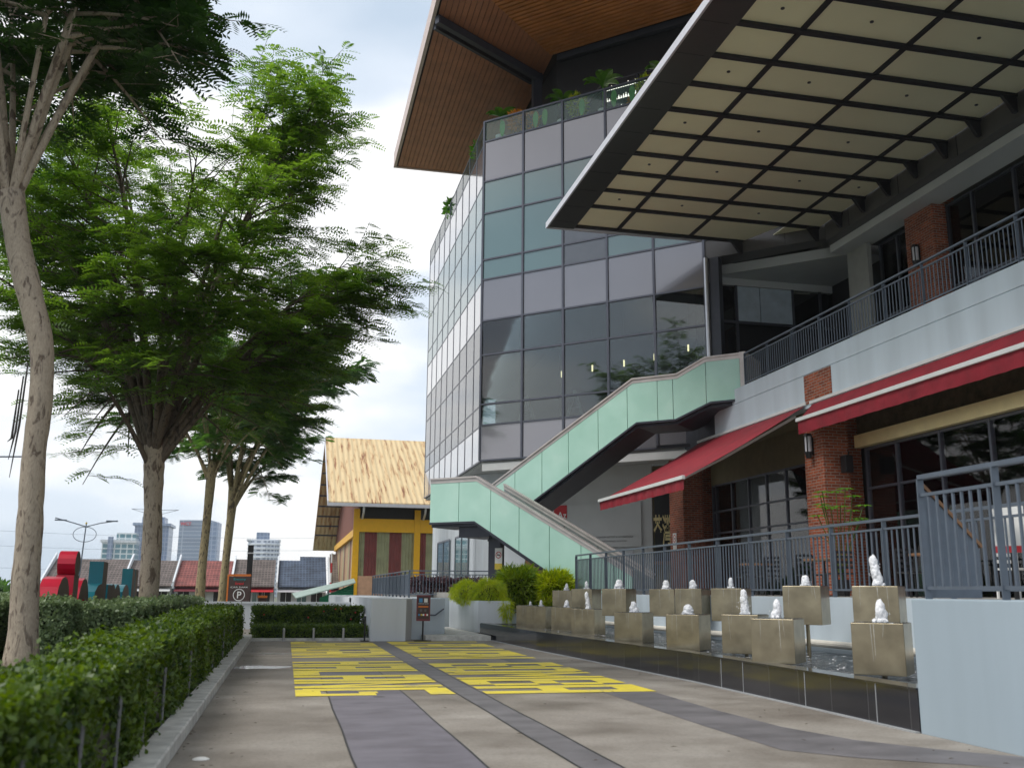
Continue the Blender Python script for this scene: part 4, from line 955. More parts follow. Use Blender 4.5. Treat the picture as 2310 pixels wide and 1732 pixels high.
# awnings
def awning(y0, y1, xw, zw, xe, ze, label, val=.33, arms=True):
    t = thing('awning', (xw, (y0+y1)/2, zw), label, 'awning', 'red shop awnings')
    n = 40; g = MB()
    for k in range(n):
        a, b_ = y0+(y1-y0)*k/n, y0+(y1-y0)*(k+1)/n; q = lambda y, f: (xw+(xe-xw)*f, y, zw+(ze-zw)*f-.05*math.sin(f*3.14)*(1 if xw-xe > 1 else 0))
        for f0, f1 in ((0, .25), (.25, .5), (.5, .75), (.75, 1)): g.quad(q(a, f0), q(a, f1), q(b_, f1), q(b_, f0))
    g.smooth = True; g.build('fabric', 'red_awning', t)
    g = MB()
    for k in range(60):
        a, b_ = y0+(y1-y0)*k/60, y0+(y1-y0)*(k+1)/60
        w = lambda y: .02*math.sin(y*9)+.012*math.sin(y*23)
        g.quad((xe-.03, a, ze-.05), (xe-.03, b_, ze-.05), (xe-.03+w(b_), b_, ze-.05-val), (xe-.03+w(a), a, ze-.05-val))
    g.smooth = True; g.build('valance', 'red_awning', t)
    MB().bar((xe-.04, y0-.03, ze), (xe-.04, y1+.03, ze), .09, .10).build('front_bar', 'awning_bar', t, bevel=.01)
    MB().bar((xw+.02, y0-.1, zw+.06), (xw+.02, y1+.1, zw+.06), .1, .08).build('roller_cover', 'awning_bar', t)
    if arms:
        for y, s in ((y0+.5, 1), (y1-.6, -1)):
            g = MB(); m_ = ((xw+xe)/2, y+s*1.0, (zw+ze)/2-.28); g.bar((xw, y, zw-.2), m_, .06, .07); g.bar(m_, (xe+.05, y+s*.15, ze-.04), .06, .06); g.build('folding_arm', 'awning_bar', t)
    return t
awning(23.75, 30.9, 13.68, 6.30, 10.08, 4.22, 'extended red awning sloping far out beside the stairs', .27)
awning(8.6, 23.35, 13.68, 6.28, 13.25, 5.82, 'nearly closed long red awning under the balcony at the right', .34, False)

# lanterns, speaker, signs on the piers
def lantern(x, y, z, s, label):
    t = thing('wall_lantern', (x, y, z), label, 'lantern', 'black wall lanterns on brick')
    MB().tube([(x-.14*s, y, z+.18*s), (x-.14*s, y, z+.62*s)], .095*s, 8).build('glass_shade', 'lantern_glass', t)
    g = MB(); g.tube([(x-.14*s, y, z+.62*s), (x-.14*s, y, z+.70*s)], [.13*s, .10*s], 8); g.tube([(x-.14*s, y, z), (x-.14*s, y, z+.179*s)], [.07*s, .12*s], 8)
    for k in range(4): a = k*1.571+.78; px, py = x-.14*s+.105*s*math.cos(a), y+.105*s*math.sin(a); g.box(px-.012*s, px+.012*s, py-.012*s, py+.012*s, z+.18*s, z+.62*s)
    g.box(x-.05*s, x, y-.04*s, y+.04*s, z+.1*s, z+.6*s); g.build('frame', 'black', t)
lantern(13.7, 23.48, 4.82, .95, 'black wall lantern with milky glass on the lower brick pier')
lantern(18.6, 24.95, 11.15, 1.0, 'black wall lantern on the upper brick pier under the canopy')
t = thing('loudspeaker', (14.1, 22.7, 4.6), 'small black loudspeaker bracketed to the brick pier', 'speaker')
MB().hexa([(14.02, 22.45), (14.28, 22.5), (14.28, 22.75), (14.05, 22.75)], 4.35, 4.8).build('cabinet', 'black', t, bevel=.02)
MB().bar((14.2, 22.6, 4.82), (14.45, 22.97, 4.95), .03, .03).build('bracket', 'black', t)
no_smoking('no_smoking_sign', (18.58, 24.95, 9.05), (0, -1, 0), .62, 'white notice with red symbol on the upper brick pier', .36)
no_smoking('no_smoking_sign', (13.69, 33.5, 2.75), (0, -1, 0), .62, 'small no smoking notice on the far brick pier by the gold characters', .34)
# restaurant sign with gold characters
t = thing('restaurant_sign', (14.5, 36, 3), 'black vertical sign board with gold Chinese characters beside the far brick pier', 'sign')
MB().hexa([NE(36.0, -14.62), NE(36.0, -13.3), NE(36.08, -13.3), NE(36.08, -14.62)], 2.45, 5.3).build('board', 'black', t)
text('荃灣', 'characters', 'gold', NE3(35.98, -14.66, 3.05), (EV[0], EV[1], 0), (0, 0, 1), t, width=.74, height=1.2, depth=.02, bold=.014)
MB().hexa([NE(35.9, -14.68), NE(35.9, -13.3), NE(36.08, -13.3), NE(36.08, -14.68)], 2.32, 2.44).build('ledge', 'wood', t)
MB().hexa([NE(36.1, -14.71), NE(36.1, -12.8), NE(36.2, -12.8), NE(36.2, -14.71)], 1.2, 6.2).build('back_panel', 'olive_wall', t)
# banner
t = thing('banner', NE3(35.9, -18, 3), 'grey white shop banner with a red square reading Az on the wall under the stairs', 'banner')
B0 = lambda m_, z, n=35.9: NE3(n, m_, z)
MB().slab([B0(-19.15, 3.02), B0(-15.15, 3.02), B0(-15.15, 4.78), B0(-19.15, 4.78)], (NV[0]*.03, NV[1]*.03, 0)).build('sheet', 'pale_wall', t)
MB().slab([B0(-19.05, 4.2, 35.88), B0(-18.45, 4.2, 35.88), B0(-18.45, 4.76, 35.88), B0(-19.05, 4.76, 35.88)], (NV[0]*.015, NV[1]*.015, 0)).build('red_square', 'sign_red', t)
text('Az', 'logo_letters', 'white_lettering', B0(-18.88, 4.22, 35.87), (EV[0], EV[1], 0), (0, 0, 1), t, height=.27, depth=.004, bold=.01)
text('FASHION OUTLET & ALTERATIONS', 'small_print', 'lettering', B0(-17.1, 3.38, 35.89), (EV[0], EV[1], 0), (0, 0, 1), t, width=1.6, height=.07, depth=.003)
text('OPENING SOON', 'small_print', 'lettering', B0(-16.9, 3.22, 35.89), (EV[0], EV[1], 0), (0, 0, 1), t, width=1.1, height=.06, depth=.003)

# ================================================================ TERRACE FURNITURE
def table(x, y, label):
    t = thing('cafe_table', (x, y, 1.2), label, 'table', 'tables behind the railing')
    MB().tube([(x, y, 1.9), (x, y, 1.94)], .4, 16).build('tabletop', 'wood', t); MB().tube([(x, y, 1.22), (x, y, 1.9)], .03, 8).build('stem', 'black', t); MB().tube([(x, y, 1.2), (x, y, 1.225)], [.25, .22], 12).build('base', 'black', t)
    return t
def chair(x, y, a, label, m='black'):
    t = thing('cafe_chair', (x, y, 1.2), label, 'chair', 'chairs behind the railing')
    c, s = math.cos(a), math.sin(a); T = lambda u, v, z: (x+u*c-v*s, y+u*s+v*c, 1.2+z)
    MB().slab([T(-.21, -.21, .45), T(.21, -.21, .45), T(.21, .21, .45), T(-.21, .21, .45)], (0, 0, -.03)).build('seat', m, t)
    for u in (-.19, .19):
        for v in (-.19, .19): MB().bar(T(u, v, 0), T(u, v, .42 if v < 0 else .85), .03, .03).build('leg', m, t)
    g = MB()
    for z in (.55, .65, .75, .84): g.bar(T(-.18, .19, z), T(.18, .19, z), .02, .05)
    g.build('backrest', m, t); return t
for i, (x, y) in enumerate(((10.6, 12.0), (10.8, 14.8), (10.6, 18.0), (10.9, 21.5))):
    nm = ['nearest', 'second nearest', 'third nearest', 'farthest'][i]
    table(x, y, nm+' round cafe table behind the long railing')
    chair(x-.1, y-.75, math.pi, 'chair on the near side of the '+nm+' cafe table', 'black')
    chair(x+.1, y+.75, 0, 'chair on the far side of the '+nm+' cafe table', 'paper' if i == 0 else 'black')

# ================================================================ PLANTS (leaf helpers)
def leaves_mesh(name, P, D, Nn, Ln, Wd, m, parent=None, kind='quad'):
    """P base points, D directions, Nn normals, lengths and widths -> one leaf-shaped face each (numpy)"""
    n = len(P); S = np.cross(D, Nn); S /= np.linalg.norm(S, axis=1)[:, None]+1e-9
    Ln = np.asarray(Ln).reshape(-1, 1)*np.ones((n, 1)); Wd = np.asarray(Wd).reshape(-1, 1)*np.ones((n, 1))
    v = np.empty((n, 4, 3)); v[:, 0] = P; v[:, 1] = P+D*Ln*.5+S*Wd*.5+Nn*Ln*.06; v[:, 2] = P+D*Ln; v[:, 3] = P+D*Ln*.5-S*Wd*.5+Nn*Ln*.06
    return raw_quads(name, v.reshape(-1, 3), m, parent)
def raw_quads(name, v, m, parent):
    if parent is not None: v = v-np.array(ORG[parent.name])
    n = len(v)//4; me = bpy.data.meshes.new(name); me.vertices.add(n*4); me.vertices.foreach_set('co', v.astype(np.float32).ravel())
    me.loops.add(n*4); me.loops.foreach_set('vertex_index', np.arange(n*4, dtype=np.int32)); me.polygons.add(n)
    me.polygons.foreach_set('loop_start', np.arange(0, n*4, 4, dtype=np.int32)); me.polygons.foreach_set('loop_total', np.full(n, 4, dtype=np.int32))
    me.materials.append(MAT[m]); me.update(calc_edges=True); o = bpy.data.objects.new(name, me); COL.objects.link(o)
    if parent is not None: o.parent = parent; ORG[o.name] = ORG[parent.name]
    else: ORG[o.name] = Vector((0, 0, 0))
    return o
def rdir(rs, n, up_=0):
    d = rs.normal(size=(n, 3)); d[:, 2] += up_; return d/np.linalg.norm(d, axis=1)[:, None]
def surf_box(rs, x0, x1, y0, y1, z0, z1, n, faces):
    """random points on chosen faces of a box, n total weighted by area, with outward normals"""
    F = dict(top=((x1-x0)*(y1-y0)), xp=((y1-y0)*(z1-z0)), xm=((y1-y0)*(z1-z0)), yp=((x1-x0)*(z1-z0)), ym=((x1-x0)*(z1-z0)))
    tot = sum(F[f] for f in faces); P = []; Q = []
    for f in faces:
        k = max(1, int(n*F[f]/tot)); u, v, w = rs.random(k), rs.random(k), rs.random(k)**2*.14
        X = x0+(x1-x0)*u; Y = y0+(y1-y0)*v; Zz = z0+(z1-z0)*v
        if f == 'top': p = np.c_[X, Y, z1-w]; q = (0, 0, 1)
        elif f == 'xp': p = np.c_[x1-w, y0+(y1-y0)*u, Zz]; q = (1, 0, 0)
        elif f == 'xm': p = np.c_[x0+w, y0+(y1-y0)*u, Zz]; q = (-1, 0, 0)
        elif f == 'yp': p = np.c_[X, y1-w, Zz]; q = (0, 1, 0)
        else: p = np.c_[X, y0+w, Zz]; q = (0, -1, 0)
        P.append(p); Q.append(np.tile(q, (k, 1)))
    return np.vstack(P), np.vstack(Q).astype(float)
def lump(P, Q, amp, fr):
    """push hedge surface in and out so the outline is uneven"""
    n = np.sin(P[:, 1]*fr)*np.sin(P[:, 0]*fr*1.3+1)+.6*np.sin(P[:, 1]*fr*2.3+P[:, 2]*4)+.4*np.sin(P[:, 0]*7+P[:, 2]*fr*3); return P+Q*(n*amp)[:, None]
def hedge(name, label, x0, x1, y0, y1, z0, z1, dens, ll, m, faces, seed=0, amp=.035, near=None):
    rs = np.random.default_rng(seed); t = thing(name, ((x0+x1)/2, (y0+y1)/2, z0), label, 'hedge')
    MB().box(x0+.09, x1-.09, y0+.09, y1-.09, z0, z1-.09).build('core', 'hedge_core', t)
    area = (x1-x0)*(y1-y0)+2*(y1-y0)*(z1-z0)+2*(x1-x0)*(z1-z0); n = int(area*dens)
    P, Q = surf_box(rs, x0, x1, y0, y1, z0, z1, n, faces); P = lump(P, Q, amp, 2.3); k = len(P)
    # a few shoots stick out
    sh = rs.random(k) < .05; P[sh] += Q[sh]*(rs.random(sh.sum())*.09)[:, None]
    N_ = Q+rs.normal(size=(k, 3))*.65; N_ /= np.linalg.norm(N_, axis=1)[:, None]
    D = np.cross(N_, rdir(rs, k)); D /= np.linalg.norm(D, axis=1)[:, None]+1e-9
    l = ll*(.6+.8*rs.random(k)); leaves_mesh('foliage', P, D, N_, l, l*.62, m, t); return t
hedge('hedge', 'near section of the clipped green hedge along the kerb, blurred in front', -1.50, -1.0, 1.2, 8.0, .09, .79, 6500, .042, 'leaf_hedge', ['top', 'xp', 'xm', 'ym'], 1)
hedge('hedge', 'middle section of the clipped green hedge along the kerb', -1.62, -1.0, 8.05, 15.5, .09, .82, 3300, .05, 'leaf_hedge', ['top', 'xp'], 2)
hedge('hedge', 'far end of the clipped green hedge along the kerb', -1.85, -1.0, 15.55, 25.0, .09, .84, 1300, .06, 'leaf_hedge', ['top', 'xp', 'yp', 'ym'], 3)
hedge('hedge', 'greyish green soft hedge behind the kerb hedge, left of the second trunk', -3.35, -2.42, 17.4, 21.0, .09, .95, 1800, .075, 'leaf_pale', ['top', 'xp', 'ym'], 4, .06)
hedge('hedge', 'greyish green flat topped hedge farther on, around the second trunk', -3.4, -2.32, 21.05, 30.0, .09, .97, 1000, .08, 'leaf_pale', ['top', 'xp', 'ym'], 5, .05)
hedge('hedge', 'rounded greyish green shrub immediately right of the nearest trunk', -3.72, -3.1, 15.6, 16.7, .09, 1.04, 2400, .06, 'leaf_pale', ['top', 'xp', 'ym'], 6, .06)
hedge('hedge', 'dark shrub at the left frame edge left of the nearest trunk', -5.6, -4.05, 15.6, 17.4, .09, 1.06, 1800, .06, 'leaf_pale', ['top', 'xp', 'ym'], 16, .06)
hedge('hedge', 'low front row of the double hedge beyond the bollards', -.75, 2.08, 25.6, 26.4, .07, .37, 2600, .045, 'leaf_hedge', ['top', 'ym'], 7, .01)
hedge('hedge', 'tall back row of the double hedge beyond the bollards', -.85, 2.08, 27.0, 28.0, .07, .80, 1900, .055, 'leaf_hedge', ['top', 'ym'], 8, .02)
hedge('purple_hedge', 'purple leaved planting behind the short railing on the white wall', 4.6, 7.3, 36.3, 37.6, 1.2, 1.68, 900, .09, 'leaf_purple', ['top', 'ym', 'xm'], 9, .06)
struct('planting_bed', MB().hexa([(3.0, 26.1), (3.2, 26.1), (4.0, 26.62), (4.14, 32.95), (3.0, 32.95)], .02, 1.0), 'hedge_core')
# small red hibiscus flowers
r_ = random.Random(5); g = MB()
for k in range(7):
    x, z = -.6+2.6*r_.random(), .45+.32*r_.random(); g.tube([(x, 26.97, z), (x, 26.94, z+.005)], [.01, .02], 7)
tag(g.build('flower', 'sign_red'), 'tiny red flowers dotted over the tall back hedge', 'flowers', kind='stuff')

def bush(name, label, c, r, n, ll, m, seed, aspect=.4, droop=0, cat='bush', core=True):
    rs = np.random.default_rng(seed); t = thing(name, (c[0], c[1], c[2]-r[2]), label, cat)
    d = rdir(rs, n, .25); rad = (.72+.3*rs.random(n)**.7)*(1+.12*np.sin(d[:, 0]*7+seed)+.10*np.sin(d[:, 1]*9+d[:, 2]*5)); P = np.array(c)+d*np.array(r)*rad[:, None]
    D = d+rs.normal(size=(n, 3))*.5; D[:, 2] -= droop; D /= np.linalg.norm(D, axis=1)[:, None]
    N_ = np.cross(D, rdir(rs, n)); N_ /= np.linalg.norm(N_, axis=1)[:, None]; l = ll*(.6+.8*rs.random(n)); leaves_mesh('foliage', P, D, N_, l, l*aspect, m, t)
    if core:
        b = bmesh.new(); bmesh.ops.create_icosphere(b, subdivisions=2, radius=1)
        for v in b.verts: v.co = Vector((v.co.x*r[0]*.68, v.co.y*r[1]*.68, v.co.z*r[2]*.68+r[2]))
        me = bpy.data.meshes.new('core'); b.to_mesh(me); b.free(); me.materials.append(MAT['hedge_core']); o = bpy.data.objects.new('core', me); COL.objects.link(o); o.parent = t; ORG[o.name] = ORG[t.name]
    return t
bush('trailing_grass', 'left mound of trailing lime green grass spilling over the white planter', (5.35, 29.4, 1.20), (.42, .95, .33), 9000, .12, 'leaf_lime', 21, .07, .8, 'trailing plant')
bush('trailing_grass', 'right mound of trailing grass hanging over the planter corner', (5.78, 28.3, 1.17), (.46, .62, .40), 9000, .12, 'leaf_lime', 22, .07, .9, 'trailing plant')
bush('trailing_grass', 'thin strand of trailing grass hanging down the planter side', (6.15, 27.6, .72), (.12, .12, .34), 900, .2, 'leaf_lime', 23, .07, 1.4, 'trailing plant', False)
bush('fan_leaf_bush', 'large green fan leaved bush left of the railing end', (6.95, 29.3, 1.36), (.70, .5, .50), 4500, .26, 'leaf_bush', 24, .12, .3)
bush('fan_leaf_bush', 'yellowish green fan leaved bush against the railing end', (7.95, 28.7, 1.32), (.55, .45, .44), 4000, .24, 'leaf_lime', 25, .12, .3)
bush('dry_shrub', 'thin greyish shrub between the trailing grass and the fan leaved bushes', (6.55, 29.7, 1.25), (.42, .35, .42), 1100, .12, 'leaf_purple', 26, .3, 0, 'shrub', False)
bush('dry_shrub', 'scraggy twig hanging over the white wall behind the first cubes', (7.0, 29.15, .85), (.2, .15, .28), 260, .12, 'leaf_purple', 27, .2, .5, 'shrub', False)

# potted plants on the lower terrace
def umbrella_plant(x, y, z, h, label, seed, n=16):
    t = thing('potted_plant', (x, y, z), label, 'plant'); rs = np.random.default_rng(seed)
    MB().tube([(x, y, z), (x, y, z+.35)], [.14, .19], 14).build('pot', 'black', t)
    g = MB(); Ps = []; Ds = []
    for k in range(n):
        a = k*2.4; tip = (x+.45*math.cos(a)*(.5+rs.random()), y+.45*math.sin(a)*(.5+rs.random()), z+h*(.55+.45*rs.random())); g.tube([(x, y, z+.3), ((x+tip[0])/2, (y+tip[1])/2, z+h*.5), tip], .01, 5)
        for j in range(8):
            b_ = j*.785; Ps.append(tip); Ds.append((math.cos(b_), math.sin(b_), -.15))
    g.build('stem', 'leaf_hedge', t); Ds = np.array(Ds); Ds /= np.linalg.norm(Ds, axis=1)[:, None]
    leaves_mesh('foliage', np.array(Ps), Ds, np.tile((0, 0, 1.), (len(Ps), 1)), .22, .08, 'leaf_banana', t); return t
umbrella_plant(11.6, 19.0, 1.2, 2.3, 'leafy umbrella plant behind the long railing by the brick pier', 31)
umbrella_plant(9.3, 9.3, 1.2, 1.7, 'leafy plant behind the nearest railing at the right edge', 32)
t = thing('notice_board', (9, 10.2, 1.2), 'white paper notice with red lower edge standing behind the nearest railing', 'notice')
MB().slab([(8.35, 10.3, 1.75), (8.6, 9.95, 1.75), (8.6, 9.95, 2.3), (8.35, 10.3, 2.3)], (.02, .015, 0)).build('sheet', 'paper', t)
MB().slab([(8.345, 10.295, 1.75), (8.595, 9.945, 1.75), (8.595, 9.945, 1.83), (8.345, 10.295, 1.83)], (-.004, -.003, 0)).build('red_band', 'sign_red', t)
MB().bar((8.5, 10.15, 1.2), (8.5, 10.15, 1.75), .04, .04).build('stand', 'black', t)

# roof-terrace plants: banana plants in white pots, croton, green leaf banners, bar shelf
def banana(n_, m_, label, s=1, seed=0):
    s *= 1.25
    x, y = NE(n_, m_); z = 20.36; t = thing('banana_plant', (x, y, z), label, 'plant', 'potted plants on the roof terrace'); q = random.Random(seed)
    MB().tube([(x, y, z), (x, y, z+.42)], [.16, .24], 14).build('pot', 'pot_white', t)
    for k in range(7):
        a = k*2.4+q.random(); l = (.55+.3*q.random())*s; zz = z+1.05*s+.15*q.random(); dx, dy = math.cos(a), math.sin(a); g = MB(); pr_ = None
        for i in range(7):
            f = i/6; cx, cy, cz = x+dx*l*f*.8, y+dy*l*f*.8, zz+l*(.75*f-.55*f*f); w_ = .15*s*math.sin(math.pi*min(1, f*.92+.06)); cur = ((cx-dy*w_, cy+dx*w_, cz+.03), (cx, cy, cz-.02), (cx+dy*w_, cy-dx*w_, cz+.03))
            if pr_: g.quad(pr_[0], pr_[1], cur[1], cur[0]); g.quad(pr_[1], pr_[2], cur[2], cur[1])
            pr_ = cur
        g.smooth = True; g.build('leaf', 'leaf_banana', t)
    MB().tube([(x, y, z+.4), (x, y, z+1.1*s)], .03, 6).build('stem', 'leaf_banana', t); return t
banana(33.5, -20.4, 'broad leaved potted plant at the corner of the roof terrace', 1, 1)
banana(33.6, -17.4, 'broad leaved plant in a white pot right of the terrace column', 1, 2)
banana(33.6, -15.5, 'tall broad leaved plant before the bar shelf on the roof terrace', 1.15, 3)
banana(33.6, -12.9, 'broad leaved plant beside the canopy edge on the roof terrace', 1.1, 4)
bx, by = NE(33.5, -18.9); bush('croton', 'orange and yellow croton behind the terrace glass', (bx, by, 21.15), (.35, .25, .35), 500, .14, 'croton', 41, .3, 0, 'plant', False)
bx, by = NE(33.5, -14.1); bush('croton', 'small orange croton low behind the terrace glass', (bx, by, 20.75), (.22, .15, .22), 250, .12, 'croton', 42, .3, 0, 'plant', False)
bx, by = 7.75, 41.5; bush('terrace_plant', 'leafy plant poking over the left glass parapet nearer the corner', (bx, by, 21.4), (.3, .6, .35), 350, .22, 'leaf_banana', 43, .35, 0, 'plant', False)
bush('terrace_plant', 'small leafy plant poking over the left glass parapet farther away', (7.7, 48.6, 21.45), (.3, .5, .4), 200, .3, 'leaf_banana', 44, .5, 0, 'plant', False)
LL = ['leaf banner behind the first glass pane by the corner', 'leaf banner left in the second glass pane', 'leaf banner right in the second glass pane', 'leaf banner in the third glass pane', 'leaf banner left in the fourth glass pane', 'leaf banner right in the fourth glass pane']
for i, m_ in enumerate((-20.1, -18.45, -18.0, -16.25, -14.8, -14.0)):
    g = MB(); c = []
    for k in range(16):
        a = k*math.pi/8; c.append(NE3(33.12, m_+.13*math.sin(a)*(1-.2*math.cos(a)), 20.9-.38*math.cos(a)))
    g.slab(c, (NV[0]*.01, NV[1]*.01, 0)); tag(g.build('leaf_banner', 'leaf_banner' if 'leaf_banner' in MAT else (mat('leaf_banner', (.12, .38, .08), .6) and 'leaf_banner')), 'hanging green '+LL[i], 'leaf banner', 'green leaf banners on the roof terrace')
for m_, col_, lab in ((-19.5, 'croton', 'orange leaved croton beside the corner of the terrace glass'), (-16.6, 'leaf_lime', 'yellow green bushy plant in the third terrace pane'), (-13.5, 'leaf_lime', 'yellow green bushy plant close to the canopy edge')):
    bx, by = NE(33.4, m_); bush('terrace_plant', lab, (bx, by, 21.2), (.32, .22, .42), 420, .2, col_, int(-m_*10), .3, 0, 'plant', False)
t = thing('bar_shelf', NE3(34.6, -14, 20.4), 'dark bar shelf with rows of bright bottles on the roof terrace', 'bar shelf')
g = MB()
for z in (21.1, 21.6, 22.1): g.hexa([NE(34.5, -15.9), NE(34.5, -11.5), NE(34.9, -11.5), NE(34.9, -15.9)], z, z+.04)
for m_ in (-15.9, -14.4, -12.9, -11.5): g.hexa([NE(34.5, m_), NE(34.5, m_+.04), NE(34.9, m_+.04), NE(34.9, m_)], 20.4, 22.6)
g.hexa([NE(34.48, -15.9), NE(34.48, -11.5), NE(34.52, -11.5), NE(34.52, -15.9)], 22.56, 22.6)
g.build('shelf', 'dark_metal', t); g = MB(); q = random.Random(9)
for z in (21.14, 21.64, 22.14):
    m_ = -15.8
    while m_ < -11.6: h = .2+.12*q.random(); g.tube([NE3(34.65, m_, z), NE3(34.65, m_, z+h*.6), NE3(34.65, m_, z+h*.75), NE3(34.65, m_, z+h)], [.035, .035, .013, .013], 6); m_ += .11
tag(g.build('bottle', 'white_glow', t), kind='stuff')  # bottles brightened by a glowing material, though they are no lamps
MB().bar(NE3(34.5, -15.9, 22.5), NE3(34.0, -17.4, 20.4), .3, .06).build('sloping_panel', 'cladding_dark', t)

# ================================================================ TREES
bark_mat('bark_limb', (.13, .10, .075), (.08, .06, .045), (.05, .04, .03))
def tree(name, label, trunk, rads, fork_dirs, leafm, bark, nl, crown, seed, spray, nsub=9, ntw=6, nsp=8, flat=.35, uptilt=.25, fork_r=.5, leafl=.10, name0=False, lowel=-.55):
    """trunk: points up to the fork; crown: (cx,cy,cz,rx,ry,rz) ; limbs rise from the fork and fan out"""
    rs = np.random.default_rng(seed); q = random.Random(seed)
    t = thing(name, trunk[0], label, 'tree')
    g = MB(); g.smooth = True
    # smooth the trunk path
    T = [Vector(p) for p in trunk]; pts = []; rr = []
    for i in range(len(T)-1):
        for k in range(4):
            f = k/4; p0 = T[max(0, i-1)]; p1 = T[i]; p2 = T[i+1]; p3 = T[min(len(T)-1, i+2)]
            pts.append(.5*((2*p1)+(p2-p0)*f+(2*p0-5*p1+4*p2-p3)*f*f+(3*p1-p0-3*p2+p3)*f**3)); rr.append((rads[i]*(1-f)+rads[i+1]*f)*(1+.04*q.uniform(-1, 1)))
    pts.append(T[-1]); rr.append(rads[-1]); g.tube(pts, rr, 14); g.build('trunk', bark, t)
    F = T[-1]; cx, cy, cz, rx, ry, rz = crown; C = Vector((cx, cy, cz)); br = MB(); br.smooth = True; SP = []; SD = []
    def curve(a, b, bulge, n):
        m = (a+b)/2+bulge; return [a*(1-f)**2+m*2*f*(1-f)+b*f*f for f in [k/n for k in range(n+1)]]
    for i in range(nl):
        az = (i+q.random()*.6)*2.39996; el = q.uniform(lowel, 1.0)
        if i < 3: el = .9
        d = Vector((math.cos(az)*math.cos(el), math.sin(az)*math.cos(el), math.sin(el)))
        end = C+Vector((d.x*rx, d.y*ry, d.z*rz))*q.uniform(.72, .95)
        start = F-Vector((0, 0, q.uniform(0, fork_r)))
        hz = Vector((end.x-start.x, end.y-start.y, 0)); dz = end.z-start.z
        L_ = curve(start, end, Vector((-hz.x*.12, -hz.y*.12, abs(dz)*.10+.2)), 9); r0 = rads[-1]*q.uniform(.26, .42)
        br.tube(L_, [max(.012, r0*(1-.88*k/9)) for k in range(10)], 7, False)
        for s in range(nsub):
            f = .34+.66*(s+q.random())/nsub; k = min(8, int(f*9)); a = L_[k].lerp(L_[k+1], f*9-k if k < 9 else 0)
            out_ = (a-C); out_ = Vector((out_.x/rx, out_.y/ry, out_.z/rz)); 
            dd = Vector((q.gauss(0, 1), q.gauss(0, 1), q.gauss(0, .45)))+out_.normalized()*1.1+(L_[-1]-L_[0]).normalized()*.9; dd.z += uptilt; dd.normalize()
            ln = (.22+.22*q.random())*max(rx, ry)*(1.15-f*.45); e_ = a+dd*ln
            S_ = curve(a, e_, Vector((0, 0, ln*.10)), 4); br.tube(S_, [max(.007, .045*(1-.8*j/4)*(1.3-f)) for j in range(5)], 5, False)
            for w in range(ntw):
                f2 = .25+.75*(w+q.random())/ntw; j = min(3, int(f2*4)); b = S_[j].lerp(S_[j+1], f2*4-j); d3 = Vector((q.gauss(0, 1), q.gauss(0, 1), q.gauss(0, .3)))+dd*1.2; d3.z = d3.z*flat+.12; d3.normalize()
                l3 = q.uniform(.5, 1.1)*spray; e3 = b+d3*l3; br.tube([b, e3], [.008, .004], 4, False)
                for c in range(nsp):
                    f3 = (c+q.random())/nsp; p = b.lerp(e3, f3); SP.append(p); h = math.atan2(d3.y, d3.x)+q.choice((-1, 1))*q.uniform(.4, 1.2) if c < nsp-1 else math.atan2(d3.y, d3.x); SD.append((math.cos(h), math.sin(h), q.uniform(-.22, .22)))
    br.build('limb', bark if bark == 'bark_olive' or name0 else 'bark_limb', t)
    P = np.array([tuple(p) for p in SP]); D = np.array(SD); D /= np.linalg.norm(D, axis=1)[:, None]; n = len(P)
    # pinnate leaf: pairs of leaflets along a drooping midrib
    npair = 6; S = np.cross(D, np.array((0, 0, 1.))); S /= np.linalg.norm(S, axis=1)[:, None]; roll_ = rs.normal(size=n)*.35; U = np.cross(S, D)
    S2 = S*np.cos(roll_)[:, None]+U*np.sin(roll_)[:, None]; U2 = np.cross(S2, D); L0 = spray*.42*(.7+.6*rs.random(n)); V = []
    for k in range(npair):
        f = (k+.4)/npair; base = P+D*(L0*f)[:, None]-np.array((0, 0, 1.))*(L0*.28*f*f)[:, None]; ll = leafl*spray*(1.15-.9*abs(f-.45))
        for sgn in (-1, 1):
            dl = S2*sgn*.88+D*.48; dl /= np.linalg.norm(dl, axis=1)[:, None]; wv = np.cross(dl, U2); w_ = ll*.17
            a = base; m_ = base+dl*ll*.55; e_ = base+dl*ll
            V.append(np.stack([a, m_+wv*w_, e_, m_-wv*w_], 1))
    V = np.concatenate(V, 0).reshape(-1, 3); raw_quads('crown', V, leafm, t)
    return t
# nearest tree: leaning mottled trunk, dark crown overhead
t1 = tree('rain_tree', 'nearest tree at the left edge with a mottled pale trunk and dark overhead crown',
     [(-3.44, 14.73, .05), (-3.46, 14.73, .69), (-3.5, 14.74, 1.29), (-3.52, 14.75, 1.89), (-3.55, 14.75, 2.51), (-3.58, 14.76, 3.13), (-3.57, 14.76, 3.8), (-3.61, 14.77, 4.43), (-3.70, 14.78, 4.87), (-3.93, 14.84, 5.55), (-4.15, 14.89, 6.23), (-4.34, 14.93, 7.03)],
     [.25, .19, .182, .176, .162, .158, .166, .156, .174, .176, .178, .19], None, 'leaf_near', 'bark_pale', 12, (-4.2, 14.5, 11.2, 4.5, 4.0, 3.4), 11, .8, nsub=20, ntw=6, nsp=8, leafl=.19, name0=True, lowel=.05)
t2 = tree('rain_tree', 'largest tree, second trunk from the left, broad feathery bright green crown',
     [(-3.08, 24.28, .05), (-3.10, 24.28, 1.2), (-3.13, 24.30, 2.4), (-3.17, 24.31, 3.1), (-3.22, 24.33, 3.9), (-3.25, 24.34, 4.6)],
     [.27, .235, .225, .21, .24, .25], None, 'leaf_tree', 'bark_pale', 29, (-2.95, 24.2, 10.0, 5.5, 5.0, 5.6), 12, .95, nsub=15, ntw=6, nsp=8, fork_r=1.1, leafl=.145, flat=.15, uptilt=.12)
